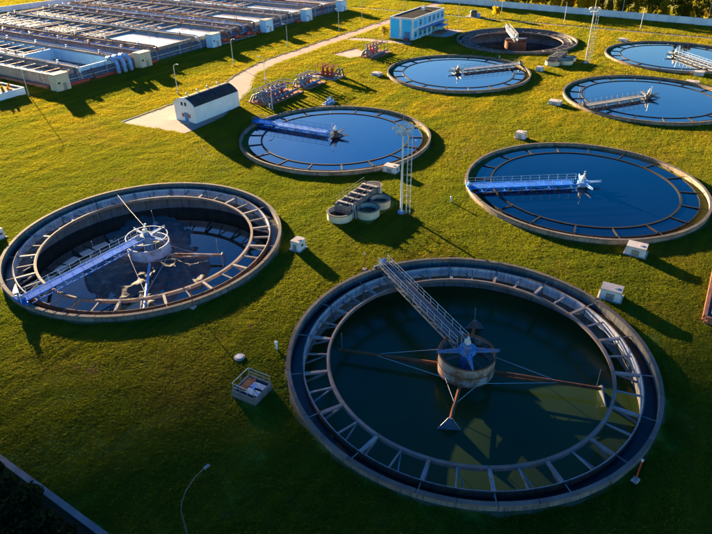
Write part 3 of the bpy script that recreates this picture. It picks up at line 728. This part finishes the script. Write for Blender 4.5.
MB().box((W / 2 + 2.2, 5.4, 2.6), (3.6, 5.5, .16)).obj('porch_roof', 'door_blue', t)
MB().box((W / 2 + 2.2, 5.4, .2), (4.0, 6.4, .4)).obj('porch_slab', 'brick_red', t)
for x in (W / 2 + .8, W / 2 + 3.8):
    for y in (3.0, 7.8): MB().tube([(x, y, .3), (x, y, 2.55)], .09, 6).obj('porch_post', 'dark_steel', t)
tb = thing('dark_bin', 'small dark red bin on the drive before the cyan building', 'bin', (-98.9, 193.0, 0))
MB().box((0, 0, .7), (1.7, 1.2, 1.1), 0, 1.1).obj('body', 'dark_steel', tb); MB().box((0, 0, 1.32), (1.9, 1.4, .14), 0, .8).obj('lid', 'red_paint', tb)
tk = thing('dark_tank_kiosk', 'small dark round-topped tank on a slab behind the empty far tank', 'tank', (-97.0, 248.5, 0))
MB().box((0, 0, .15), (6, 4.5, .3)).obj('slab', 'concrete', tk)
MB().lathe([(1.4, .3), (1.4, 2.2), (1.0, 2.6), (.01, 2.75)], 16).obj('body', 'dark_steel', tk); MB().box((2.1, .4, .9), (1.2, 1.2, 1.2)).obj('pump_box', 'pale_blue', tk)

# ------------------------------------------------------------------ pipe racks and pump groups on slabs
def elbow(x, y, z0, z1, dx, r, m, parent, name='pipe'):
    pts = [(x, y, z0), (x, y, z1 - .5)] + [(x + dx * (1 - math.cos(R(a))) * .5, y, z1 - .5 + .5 * math.sin(R(a))) for a in (30, 60, 90)] + [(x + dx, y, z1)]
    return MB().tube(pts, r, 8).obj(name, m, parent, True)
def rack(x, y, rz, label, n, pitch, m1, m2, m3, arcs=0, h=2.6, w=4.0):
    L = n * pitch + 2.5
    t = thing('pipe_rack', label, 'pipe rack', (x, y, 0), rz, 'pump and pipe racks on slabs')
    MB().box((0, 0, .12), (w + 2.4, L + 1.0, .34)).obj('slab', 'brick_red' if m3 == 'red_paint' else 'concrete', t)
    for k in range(n):
        y0 = -L / 2 + 1.4 + k * pitch; mm = (m1, m2, m3)[k % 3]
        MB().lathe([(.5, .28), (.5, 1.5), (.62, 1.52), (.62, 1.66), (.35, 1.9), (.3, h)], 12, (-w / 4, y0, 0)).obj('pump', mm, t)
        elbow(-w / 4 + .1, y0 + .35, .3, h, w * .62, .17, (m2, m1, m3)[k % 3], t)
        MB().lathe([(.26, h + .3), (.33, h + .32), (.33, h + .38), (.26, h + .38)], 12, (-w / 4, y0, 0)).tube([(-w / 4, y0, h - .2), (-w / 4, y0, h + .35)], .05, 6).obj('hand_wheel', 'red_paint', t)
    for s in (-1, 1):
        MB().tube([(s * w * .42, -L / 2 + .4, .75), (s * w * .42, L / 2 - .4, .75)], .3, 10).obj('header_pipe', m1 if s > 0 else m2, t)
    f = MB()
    for k in range(n + 1):
        y0 = -L / 2 + .7 + k * (L - 1.4) / n
        f.bar((-w / 2, y0, .2), (-w / 2, y0, h + .3), .12).bar((w / 2, y0, .2), (w / 2, y0, h + .3), .12).bar((-w / 2, y0, h + .3), (w / 2, y0, h + .3), .12)
    for s in (-1, 1): f.bar((s * w / 2, -L / 2 + .7, h + .3), (s * w / 2, L / 2 - .7, h + .3), .12)
    f.obj('steel_frame', m1, t)
    for k in range(arcs):
        y0 = -L / 2 - .6 + k * 1.0
        MB().tube([(-w / 2 - .2 + (w + .4) * j / 8, y0 - .6 * math.sin(PI * j / 8), .3 + 2.3 * math.sin(PI * j / 8)) for j in range(9)], .22, 8).obj('bent_pipe', 'bridge_grey', t, True)
rack(-98.0, 120.0, R(0), 'long blue pipe rack with bent grey pipes right of the arched shed', 6, 1.8, 'dull_blue', 'star_blue', 'red_paint', 4, 2.7, 4.6)
rack(-97.4, 133.4, R(0), 'short blue and grey pipe rack just behind the long one', 3, 1.6, 'star_blue', 'bridge_grey', 'red_paint', 1, 2.6, 3.6)
rack(-97.6, 142.8, R(90), 'rust-red pump group standing alone in yellow grass', 3, 1.5, 'red_paint', 'rust', 'rust', 2, 2.8, 3.4)
rack(-99.0, 172.4, R(0), 'grey and red pipe rack on a pad before the cyan building', 4, 1.9, 'bridge_grey', 'red_paint', 'red_paint', 2, 3.2, 3.8)
tr = thing('small_manifold', 'small pale blue valve manifold behind the light blue tank', 'valves', (-83.0, 121.6, 0), R(10))
MB().box((0, 0, .1), (2.6, 3.8, .3)).obj('slab', 'concrete', tr)
for k in range(3):
    MB().lathe([(.3, .2), (.3, .8), (.42, .82), (.42, .95), (.15, 1.05), (.12, 1.5)], 10, (0, -1.2 + 1.2 * k, 0)).lathe([(.26, 1.5), (.32, 1.52), (.32, 1.57), (.26, 1.57)], 10, (0, -1.2 + 1.2 * k, 0)).obj('valve', 'pale_blue', tr)
MB().tube([(.5, -1.8, .5), (.5, 1.8, .5)], .22, 8).tube([(-.6, -1.8, .5), (-.6, 1.8, .5)], .18, 8).obj('pipe', 'pale_blue', tr)

# ------------------------------------------------------------------ aeration basins
TOP = 3.5; X0, X1 = -263.0, -157.0
def railing(mb, a, b2, z, step=3.0, h=1.1, r=.035):
    a, b2 = Vector((*a, z)), Vector((*b2, z)); n = max(1, int((b2 - a).length / step)); up = Vector((0, 0, h))
    mb.tube([a + up, b2 + up], r, 4); mb.tube([a + up * .5, b2 + up * .5], r * .7, 4)
    for k in range(n + 1): p_ = a.lerp(b2, k / n); mb.tube([p_, p_ + up], r, 4)
# y0, y1, kind, cross walls (x), pieces of the label
LANES = [
 (98, 104.6, 'foam', (-192,), 'nearest basin lane, narrow and crossed by many beams'),
 (106.6, 118.8, 'dry', (-186,), 'second basin lane, dry pit with pale blue walls at its end'),
 (121.4, 127.0, 'bright', (), 'narrow bright channel lane beyond the dry pit'),
 (129.6, 134.0, 'foam', (-200,), 'first brown foamy lane beyond the narrow bright channel'),
 (134.7, 152.0, 'open', (-187, -205, -226), 'wide lane whose near cell is tinted like peach sky glare'),
 (152.7, 168.0, 'open', (-180, -212), 'wide lane of glare-white water by the blue block'),
 (168.7, 174.0, 'foam', (), 'dark foamy lane behind the glare-white water by the blue block'),
 (176.0, 181.0, 'dry', (-200,), 'dry narrow lane in the middle of the basins'),
 (181.7, 197.0, 'open', (-186, -215), 'wide lane of glare-white water behind the middle dry lane'),
 (197.7, 203.0, 'foam', (-210,), 'dark foamy lane toward the far end of the basins'),
 (205.0, 220.0, 'open', (-188, -222), 'wide pale lane second from the far end of the basins'),
 (220.7, 225.5, 'dry', (), 'dry narrow lane near the far end of the basins'),
 (226.2, 242.0, 'open', (-185, -215), 'farthest lane of the aeration basins')]
for i, (y0, y1, kind, cross, lb) in enumerate(LANES):
    t = thing('aeration_basin', lb, 'basin', ((X0 + X1) / 2, (y0 + y1) / 2, 0), 0, 'aeration basin lanes')
    L, W = X1 - X0, y1 - y0
    lx = lambda x: x - (X0 + X1) / 2
    wall_m = 'block_blue' if i == 1 else 'basin_wall'
    for s in (-1, 1): MB().box((0, s * (W / 2 + .17), TOP / 2 - .1), (L, .34, TOP + .2)).obj('long_wall', wall_m, t)
    for s in (-1, 1): MB().box((s * (L / 2 - .2), 0, TOP / 2 - .1), (.4, W, TOP + .16)).obj('end_wall', wall_m, t)
    for x in cross: MB().box((lx(x), 0, TOP / 2 - .12), (.5, W - .02, TOP + .2)).obj('cross_wall', wall_m, t)
    xs = [X0] + sorted(cross) + [X1]
    for a, b2 in zip(xs[:-1], xs[1:]):
        near = b2 == X1
        if kind == 'dry': m_, z_ = 'lane_dry', .3 if near else 2.0
        elif kind == 'foam': m_, z_ = 'water_foam', 2.5
        elif kind == 'bright': m_, z_ = 'water_lane_glare', 2.9
        else: m_, z_ = ('water_lane_glare', 2.9) if (near or (i + int(a)) % 3) else ('water_foam', 2.6)
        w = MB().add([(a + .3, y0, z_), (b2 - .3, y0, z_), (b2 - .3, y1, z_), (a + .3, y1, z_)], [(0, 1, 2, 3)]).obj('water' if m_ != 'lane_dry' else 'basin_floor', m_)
        struct(w)
        if not (kind == 'bright' or (near and (kind == 'open' or i == 1))):          # aeration pipes laid along the lane
            nrow = max(2, int(W / 2.6))
            for k in range(nrow):
                yy = -W / 2 + (k + .5) * W / nrow
                MB().tube([(lx(a) + 1.2, yy, z_ + .28), (lx(b2) - 1.2, yy, z_ + .28)], .13, 6).obj('air_pipe', ('steel', 'rust', 'pale_blue')[(k + i) % 3], t)
            for k in range(int((b2 - a) / 5.5)):
                MB().box((lx(a) + 3 + k * 5.5, 0, TOP - .05 - .03 * (k % 2)), (.55, W, .16)).obj('cross_beam', ('concrete', 'old_concrete', 'rust')[(k * 7 + i) % 3], t)
    # walkway along the far long wall, with planks, rails and an air main
    yw = W / 2 + (.55 if i not in (0, 1, 2, 6, 9) else 1.15); ww = .9 if i not in (0, 1, 2, 6, 9) else 1.5
    pm = MB().box((0, 0, 0), (6.4, ww, .14)).mesh('walkway_slab', 'basin_wall')
    for k in range(int(L / 6.6)): link('walkway_slab', pm, t, (-L / 2 + 3.5 + k * 6.6, yw, TOP + .19 + random.uniform(-.02, .02)))
    r_ = MB(); railing(r_, (-L / 2 + .5, yw - ww / 2 + .05), (L / 2 - .5, yw - ww / 2 + .05), TOP + .2, 3.4, 1.1, .05); r_.obj('railing', ('rail_pale', 'steel', 'rust')[i % 3], t)
    MB().tube([(-L / 2 + 1, yw + ww * .2, TOP + .55), (L / 2 - .4, yw + ww * .2, TOP + .55), (L / 2 + .8, yw + ww * .2, TOP + .4), (L / 2 + 1.4, yw + ww * .2, .2)], .26, 8).obj('air_main', ('rail_pale', 'steel', 'pale_blue', 'rust')[i % 4], t)
    for k in range(7): MB().lathe([(.22, TOP + .2), (.22, TOP + .9), (.34, TOP + .92), (.34, TOP + 1.0), (.08, TOP + 1.05), (.08, TOP + 1.5), (.3, TOP + 1.52), (.3, TOP + 1.57), (.05, TOP + 1.6)], 8, (-L / 2 + 6 + k * 15.5, yw - ww * .25, 0)).obj('valve', ('pale_blue', 'red_paint', 'steel')[(k + i) % 3], t)
# outer band along the east face: gallery wall, pipes, steps
t = thing('pipe_gallery', 'band of blue pipes and red steps along the end of the basins', 'pipes', (-156.2, 170, 0))
for k in range(24):
    MB().box((0, -70.5 + k * 6.08, 1.2), (.5, 5.9, 2.5)).obj('wall_panel', 'old_concrete', t)
for k, (z, rr, m_) in enumerate(((.6, .34, 'dull_blue'), (1.4, .26, 'steel'), (2.1, .2, 'dull_blue'))):
    MB().tube([(.6 + .1 * k, -72, z), (.6 + .1 * k, 72, z)], rr, 8).obj('pipe', m_, t)
for y_, l_ in ((-66, 7), (-56, 9), (-40, 5), (-2, 6), (6, 9), (14, 5), (40, 8)): MB().box((1.3, y_, .35), (1.0, l_, .7)).obj('red_plinth', 'red_paint', t)
r_ = MB(); railing(r_, (.1, -72), (.1, 72), 2.4, 2.4, 1.2, .05); r_.obj('railing', 'dull_blue', t)
for k in range(30): MB().tube([(.2, -70 + k * 4.8, 2.6), (.9, -70 + k * 4.8, 3.0), (1.0, -70 + k * 4.8, .1)], .14, 6).obj('drop_pipe', ('dull_blue', 'steel', 'rust', 'pale_blue')[k % 4], t)
w2 = thing('red_kerb_wall', 'long low red-brown wall along the near side of the basins', 'wall', (-210, 96.6, 0))
for k in range(17): MB().box((-50 + k * 6.2, 0, .35), (6.0, .8, .9)).obj('panel', 'brick_red', w2)
# blocks at the end of the lanes
for (y_, m_, lb, h_) in ((97.6, 'cream', 'cream concrete block at the near corner of the basins', 4.3), (126.2, 'cream', 'cream concrete block beside the three bent pipes', 4.2),
        (157.0, 'block_blue', 'pale blue block on the basin edge, third from the near corner', 4.2), (185.6, 'block_blue', 'pale blue block on the basin edge, fourth from the near corner', 4.3),
        (211.0, 'block_blue', 'pale blue block on the basin edge, second from the far end', 4.3), (237.0, 'block_blue', 'pale blue block on the basin edge at the far end', 4.3)):
    t = thing('concrete_block', lb, 'block', (-153.4, y_, 0), 0, 'blocks at the ends of the lanes')
    MB().box((0, 0, h_ / 2), (2.9, 4.2, h_), 0, .97).obj('body', m_, t)
    MB().box((0, 0, h_ + .08), (3.1, 4.4, .2)).obj('roof_slab', 'concrete', t)
    MB().box((1.45, .4, 1.05), (.08, 1.0, 2.0)).obj('door', 'steel', t); MB().box((1.44, -1.2, 2.2), (.08, .7, .5)).obj('vent', 'dark_steel', t)
for k in range(3):
    t = thing('bent_pipe', ('left', 'middle', 'right')[k] + ' of three fat pale blue pipes bending down beside the cream block', 'pipe', (-154.6, 116.6 + 2.3 * k, 0), 0, 'fat bent pipes')
    MB().tube([(-2.6, 0, 4.0), (-.5, 0, 4.1), (.5, 0, 4.0), (1.2, 0, 3.5), (1.5, 0, 2.4), (1.6, 0, 0)], .55, 12).obj('pipe', 'pale_blue', t, True)
    MB().tube([(-1.2, 0, 4.08), (-.95, 0, 4.09)], .7, 12).tube([(1.57, 0, .5), (1.58, 0, .75)], .7, 12).obj('flange', 'steel', t)
for k, y_ in enumerate((163.5, 170.0, 176.5)):
    t = thing('red_pump_set', ('nearest', 'middle', 'farthest')[k] + ' of three rust-red pump sets along the basin edge', 'pump', (-154.2, y_, 0), 0, 'red pump sets')
    MB().box((0, 0, .15), (3, 4.6, .35)).obj('slab', 'concrete', t)
    MB().tube([(0, -1.6, 1.1), (0, .4, 1.1)], .62, 12).obj('motor', 'red_paint', t); MB().lathe([(.8, .3), (.9, .9), (.8, 1.6), (.3, 1.9), (.3, 2.6)], 12, (0, 1.3, 0)).obj('casing', 'rust', t)
    MB().tube([(0, 1.3, 2.4), (-.6, 1.3, 2.9), (-2.4, 1.3, 2.9)], .3, 8).obj('pipe', 'red_paint', t)
# planted concrete bed at the left edge
t = thing('raised_bed', 'low pale concrete bed with dry plants at the left edge', 'planter', (-163.6, 86.2, 0))
for x, y_, dx, dy in ((0, -3.9, 11, .3), (0, 3.9, 11, .3), (-5.35, 0, .3, 7.5), (5.35, 0, .3, 7.5)): MB().box((x, y_, .9), (dx, dy, 1.9)).obj('side_wall', 'fence_white', t)
MB().box((0, 0, 1.4), (10.4, 7.5, .2)).obj('soil', 'soil', t)
BED = t

# ------------------------------------------------------------------ walls of the site
def panel_wall(name, label, a, b2, n, h, m):
    a, b2 = Vector((*a, 0)), Vector((*b2, 0)); d = b2 - a; L = d.length / n
    t = thing(name, label, 'wall', a, math.atan2(d.y, d.x))
    pm = MB().box((L / 2, 0, h / 2), (L - .22, .14, h)).box((L / 2, -.08, h * .5), (L - .7, .06, h * .62)).box((L / 2, 0, h + .05), (L - .2, .24, .1)).mesh('panel', m)
    po = MB().box((0, 0, h / 2 + .1), (.24, .28, h + .2)).mesh('post', m)
    for k in range(n): link('panel', pm, t, (L * k, 0, 0)); link('post', po, t, (L * k, 0, 0))
panel_wall('boundary_wall', 'long white concrete panel wall in front of the autumn trees', (-190, 283.0), (60, 263.5), 63, 2.5, 'fence_white')
panel_wall('side_wall', 'pale blue panel wall beyond the basins at top left', (-296, 130), (-271, 262), 33, 2.4, 'fence_white')

# ------------------------------------------------------------------ trees and shrubs
def crown_mesh(name, seed, n, lobes, size, m, cone=False):
    r_ = np.random.default_rng(seed); V = []; F = []
    for k in range(n):
        c = lobes[r_.integers(len(lobes))]; d = r_.normal(size=3); d /= np.linalg.norm(d)
        rr = c[3] * (.55 + .45 * r_.random() ** .4) * (1 + .25 * math.sin(5 * d[0] + 3 * d[2] + seed))
        p_ = np.array(c[:3]) + d * rr * np.array([1, 1, c[4]])
        u = r_.normal(size=3); u /= np.linalg.norm(u); w = np.cross(u, r_.normal(size=3)); w /= np.linalg.norm(w)
        s = size * (.6 + .8 * r_.random()); b = len(V)
        V += [p_ - u * s, p_ + w * s * .55, p_ + u * s, p_ - w * s * .55]; F.append((b, b + 1, b + 2, b + 3))
    me = bpy.data.meshes.new(name); me.from_pydata([tuple(p_) for p_ in V], [], F); me.materials.append(M[m]); return me
def trunk_mesh(h, r_, seed):
    rnd = random.Random(seed); b = MB().tube([(0, 0, -.2), (rnd.uniform(-.1, .1), rnd.uniform(-.1, .1), h * .5), (rnd.uniform(-.25, .25), rnd.uniform(-.25, .25), h)], r_, 7, r_ * .35)
    for k in range(7):
        a = rnd.uniform(0, 2 * PI); z = h * rnd.uniform(.35, .85); l = h * rnd.uniform(.18, .32)
        b.tube([(0, 0, z), (math.cos(a) * l * .6, math.sin(a) * l * .6, z + l * .4), (math.cos(a) * l, math.sin(a) * l, z + l * .8)], r_ * .35, 5, r_ * .1)
    return b.mesh('trunk', 'bark')
def lobes(kind, h, seed):
    rnd = random.Random(seed); o = []
    if kind == 'cone':
        for k in range(9): f = k / 8; o.append((rnd.uniform(-.1, .1), rnd.uniform(-.1, .1), h * (.10 + .86 * f), h * .19 * (1 - f) + .12, .9))
    else:
        for k in range(11):
            a = rnd.uniform(0, 2 * PI); q = rnd.uniform(.05, .24) * h; o.append((math.cos(a) * q, math.sin(a) * q, h * rnd.uniform(.28, .88), h * rnd.uniform(.12, .20), .85))
    return o
TREE = []
for s, (kind, h, m_, n) in enumerate((('round', 9.5, 'leaf_dark', 1900), ('round', 11.0, 'leaf_dark', 2000), ('round', 8.5, 'leaf_green', 1700), ('round', 7.0, 'leaf_yellow', 2000), ('round', 8.0, 'leaf_orange', 2200), ('cone', 5.2, 'leaf_yellow', 1300), ('cone', 11.0, 'leaf_dark', 2400))):
    TREE.append((crown_mesh('crown', 40 + s, n, lobes(kind, h, s + 3), .34 if h > 6 else .22, m_), trunk_mesh(h * .8, h * .022, s)))
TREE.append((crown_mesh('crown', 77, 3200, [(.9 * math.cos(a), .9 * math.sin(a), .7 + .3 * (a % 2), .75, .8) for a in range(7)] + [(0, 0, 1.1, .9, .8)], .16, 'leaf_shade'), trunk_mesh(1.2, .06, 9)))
NAMES = ('dark_tree', 'dark_tree', 'green_tree', 'yellow_tree', 'orange_tree', 'larch_tree', 'fir_tree')
ADJ = ('dark green broad tree', 'tall dark green tree', 'olive green tree', 'yellow autumn tree', 'orange autumn tree', 'small yellow conical tree', 'dark conical fir tree')
def plant(k, x, y, s, label, cat='tree', group='trees beyond the white wall', name=None):
    t = thing(name or NAMES[k], label, cat, (x, y, 0), random.uniform(0, 6.28), group); t.scale = (s * random.uniform(.92, 1.1), s * random.uniform(.92, 1.1), s)
    link('crown', TREE[k][0], t); link('trunk', TREE[k][1], t); return t
wally = lambda x: 283.0 - (x + 190) * 19.5 / 250
larch = [(-34.5, 'left'), (-28.0, 'middle'), (-19.5, 'right')]
for x, w_ in larch: plant(5, x, wally(x) + 2.2, 1.05, w_ + ' of three small yellow conical trees behind the white wall', group='yellow conical trees behind the wall')
ORD = ('first', 'second', 'third', 'fourth', 'fifth', 'sixth', 'seventh', 'eighth', 'ninth', 'tenth', 'eleventh', 'twelfth', 'thirteenth', 'fourteenth', 'fifteenth', 'sixteenth')
for row in range(2):
    cnt = {}
    for k in range(23):
        x = -118 + k * 5.6 + random.uniform(-1.8, 1.8) + row * 1.7; y = wally(x) + 4.6 + row * 5.5 + random.uniform(-1.2, 1.2)
        kk = random.choices((0, 1, 2, 3, 4, 6), (4, 4, 3, 1.1, .8, 3))[0]
        if row == 0 and (-86 < x < -52): kk = 3 if k % 3 else 4
        if row == 0 and x > -52: kk = random.choice((0, 2, 6, 2))
        cnt[kk] = cnt.get(kk, 0) + 1
        plant(kk, x, y, random.uniform(.85, 1.15), ORD[cnt[kk] - 1] + ' ' + ADJ[kk] + ' from the left, ' + ('just behind the white wall', 'in the second row behind the wall')[row])
def bush(k, x, y, s, label): plant(k, x, y, s, label, 'bush', None, 'bush')
bush(3, -88.5, 251.5, .62, 'round yellow bush in the field right of the cyan building')
bush(2, -109.3, 196.2, .50, 'olive bush at the left corner of the cyan building')
bush(2, -110.0, 200.0, .42, 'smaller bush along the side of the cyan building')
# dense dark shrubs past the pale path, bottom left
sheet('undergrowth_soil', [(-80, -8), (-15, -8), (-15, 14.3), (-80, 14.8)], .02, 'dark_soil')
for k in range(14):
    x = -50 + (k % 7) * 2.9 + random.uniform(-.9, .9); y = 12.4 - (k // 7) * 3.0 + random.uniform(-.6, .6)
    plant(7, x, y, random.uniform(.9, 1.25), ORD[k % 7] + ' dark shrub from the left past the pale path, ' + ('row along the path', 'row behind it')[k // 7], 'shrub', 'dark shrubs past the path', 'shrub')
for k in range(7):
    o = bush(2 if k % 2 else 4, -168 + k * 1.45, 86.2 + random.uniform(-2.5, 2.5), .16, ORD[k] + ' dry low plant from the left in the raised bed')
for o in [o for o in C.objects if 'dry low plant' in o.get('label', '')]: o.location.z = 1.5; o['group'] = 'plants in the raised bed'

# ------------------------------------------------------------------ grass
tb = MB(); rnd = random.Random(3)
for k in range(40):
    a, q = rnd.uniform(0, 6.283), .62 * math.sqrt(rnd.random()); x, y = math.cos(a) * q, math.sin(a) * q
    h = rnd.uniform(.08, .17); l = rnd.uniform(0, 6.283); w = rnd.uniform(.018, .04); lean = rnd.uniform(.02, .12)
    cx, cy, sx, sy = math.cos(l) * lean, math.sin(l) * lean, -math.sin(l + .7) * w, math.cos(l + .7) * w
    tb.add([(x - sx, y - sy, -.03), (x + sx, y + sy, -.03), (x + sx * .8 + cx * .5, y + sy * .8 + cy * .5, h * .6), (x - sx * .8 + cx * .5, y - sy * .8 + cy * .5, h * .6), (x + cx, y + cy, h)], [(0, 1, 2, 3), (3, 2, 4)])
tuft = bpy.data.objects.new('grass_tuft', tb.mesh('grass_tuft', 'grass_blade'))
def sample(n, xlo, xhi, ylo, yhi): return np.stack([rng.uniform(xlo, xhi, n), rng.uniform(ylo, yhi, n)], 1)
def cam_uv(p_):
    v = np.concatenate([p_, np.full((len(p_), 1), -CAM_H)], 1)
    a = np.array
    return v @ a(_r2) / (v @ a(_f2)), v @ a(_u2) / (v @ a(_f2)), v @ a(_f2)
P = np.concatenate([sample(1900000, -290, 45, 8, 300), sample(260000, -420, -290, 80, 360), sample(150000, -290, -80, 300, 380)])
u, vv, dep = cam_uv(P); ok = (np.abs(u) < .68) & (vv > -.52) & (vv < .5) & (dep > 10)
dist = np.hypot(P[:, 0], P[:, 1])
ok &= rng.random(len(P)) < np.clip(95 / np.maximum(dist, 1), .25, 1) ** 1.3
for cx, cy in TANKS: ok &= np.hypot(P[:, 0] - cx, P[:, 1] - cy) > 20.3 + .35 * rng.random(len(P))
for x0, x1, y0, y1 in ((-264, -152.5, 95.5, 246), (-107.8, -100.6, 93.5, 110.2), (-107.4, -97.4, 195.8, 221.4), (-97.8, -89, 206, 222), (-102.2, -93.8, 112, 128.2), (-101, -94, 129, 138), (-102.5, -92.5, 139, 146.6), (-103, -95, 166, 178.5),
        (-36, -32.3, 32, 35.5), (4.2, 14, 70, 84.5), (-49.3, -42.2, 72, 82), (-169.5, -158, 82, 90.4), (-48.2, -41.2, 185.5, 195.5)):
    ok &= ~((P[:, 0] > x0) & (P[:, 0] < x1) & (P[:, 1] > y0) & (P[:, 1] < y1))
ok &= P[:, 1] > 15.2; ok &= ~((np.abs(P[:, 1] - (248.2 - (P[:, 0] + 145) * 3 / 205)) < 1.9))
def inside(P, poly):
    r_ = np.zeros(len(P), bool)
    for (xa, ya), (xb, yb) in zip(poly, poly[1:] + poly[:1]):
        c = (ya > P[:, 1]) != (yb > P[:, 1]); r_ ^= c & (P[:, 0] < (xb - xa) * (P[:, 1] - ya) / (yb - ya + 1e-9) + xa)
    return r_
for poly in (road_r + road_l[::-1], [(-119.9, 186.5), (-119.9, 192.5), (-108.5, 193.5), (-96, 194.5), (-95.5, 190), (-108, 188.6)], [(-112, 166), (-103, 164), (-102, 174), (-110, 178)]): ok &= ~inside(P, poly)
P = P[ok]; dist = dist[ok]; ok = np.ones(len(P), bool); ruts = MB()
for tr_, hw in (([(-43, 112), (-41.8, 126), (-39, 139), (-37.5, 146)], .75), ([(-40.5, 118), (-37, 133), (-30, 141)], .75), ([(-43, 112), (-41, 100)], .7), ([(-98, 91), (-90, 83), (-76, 77)], .7)):
    c = np.array(tr_, float)
    for _ in range(3): c = np.concatenate([c[:1], np.stack([c[:-1] * .75 + c[1:] * .25, c[:-1] * .25 + c[1:] * .75], 1).reshape(-1, 2), c[-1:]])
    dmin = np.full(len(P), 1e9)
    for a_, b_ in zip(c[:-1], c[1:]):
        ab = b_ - a_; tt = np.clip(((P - a_) @ ab) / (ab @ ab), 0, 1); dmin = np.minimum(dmin, np.hypot(*(P - a_ - tt[:, None] * ab).T))
    ok &= ~((np.abs(dmin - hw) < .2) & (rng.random(len(P)) < .7))
    for sd in (-1, 1):
        dv = np.gradient(c, axis=0); nv = np.stack([-dv[:, 1], dv[:, 0]], 1) / np.linalg.norm(dv, axis=1)[:, None]; q0 = c + nv * sd * hw
        for k in range(len(q0) - 1):
            w0, w1 = .13 + .05 * math.sin(k * 1.7), .13 + .05 * math.sin((k + 1) * 1.7)
            ruts.add([(*(q0[k] - nv[k] * w0), .05), (*(q0[k] + nv[k] * w0), .05), (*(q0[k + 1] + nv[k + 1] * w1), .05), (*(q0[k + 1] - nv[k + 1] * w1), .05)], [(0, 3, 2, 1)])
P = P[ok]; dist = dist[ok]
struct(ruts.obj('wheel_ruts', 'rut_soil'))
gm = bpy.data.meshes.new('grass'); gm.from_pydata([(x, y, -.05) for x, y in P], [], [])
at = gm.attributes.new('size', 'FLOAT', 'POINT')
clump = .5 + .5 * np.sin(P[:, 0] * .8 + 2 * np.sin(P[:, 1] * .37)) * np.sin(P[:, 1] * .7 + 2 * np.sin(P[:, 0] * .29))
at.data.foreach_set('value', (rng.uniform(.7, 1.1, len(P)) * (.8 + .4 * clump) * np.clip(dist / 110, .95, 1.9)).astype(np.float32))
gm.materials.append(M['grass_blade'])
go = stuff(link('grass', gm)); tag(go, 'rough yellow-green grass covering the ground between the tanks', 'grass')
ng = bpy.data.node_groups.new('grass_scatter', 'GeometryNodeTree')
ng.interface.new_socket('Geometry', in_out='INPUT', socket_type='NodeSocketGeometry'); ng.interface.new_socket('Geometry', in_out='OUTPUT', socket_type='NodeSocketGeometry')
gi, go_ = ng.nodes.new('NodeGroupInput'), ng.nodes.new('NodeGroupOutput')
oi = ng.nodes.new('GeometryNodeObjectInfo'); oi.inputs['Object'].default_value = tuft; oi.inputs['As Instance'].default_value = True
iop = ng.nodes.new('GeometryNodeInstanceOnPoints'); na = ng.nodes.new('GeometryNodeInputNamedAttribute'); na.data_type = 'FLOAT'; na.inputs['Name'].default_value = 'size'
rv = ng.nodes.new('FunctionNodeRandomValue'); rv.data_type = 'FLOAT_VECTOR'; rv.inputs[0].default_value = (-.12, -.12, 0); rv.inputs[1].default_value = (.12, .12, 6.283)
ng.links.new(gi.outputs[0], iop.inputs['Points']); ng.links.new(oi.outputs['Geometry'], iop.inputs['Instance']); ng.links.new(rv.outputs[0], iop.inputs['Rotation']); ng.links.new(na.outputs[0], iop.inputs['Scale'])
ng.links.new(iop.outputs[0], go_.inputs[0])
md = go.modifiers.new('scatter', 'NODES'); md.node_group = ng
print('grass tufts', len(P))

# ------------------------------------------------------------------ unseen sheet added in the sun's path to darken the foreground
def orig(x, y): return Vector((x * .848 - y * .530, x * .530 + y * .848, 0))
D = 800.0; base = orig(0, 0) - sun_dir * D
ex, ey = orig(1, 0), orig(0, 1); n1, n2 = 64, 24; V = []; F = []
for side in (0, 1):
    for j in range(n1):
        for k in range(n2):
            fx, fy = j / (n1 - 1), k / (n2 - 1); x = -85 + 190 * fx
            edge = 46 + .2 * max(0, x) + 5 * math.sin(x * .045 + 1) + 3 * math.sin(x * .11)
            y = edge - 75 * fy
            bulge = math.sin(PI * min(max(fx, 0), 1)) ** .5 * math.sin(PI * fy) ** .5
            z = (16 if side else -5) * bulge * (1 + .35 * math.sin(x * .09 + fy * 9) * math.sin(x * .05 - fy * 14))
            V.append(tuple(base + ex * x + ey * y + Vector((0, 0, z))))
o2 = n1 * n2
for j in range(n1 - 1):
    for k in range(n2 - 1):
        a = j * n2 + k; q_ = (a, a + n2, a + n2 + 1, a + 1); F.append(q_[::-1]); F.append(tuple(i + o2 for i in q_))
surf('shade_sheet_white', (.8, .8, .82), (.75, .75, .78), 1, .01, bump=0)
struct(MB().add(V, F).obj('shade_sheet', 'shade_sheet_white', None, True))
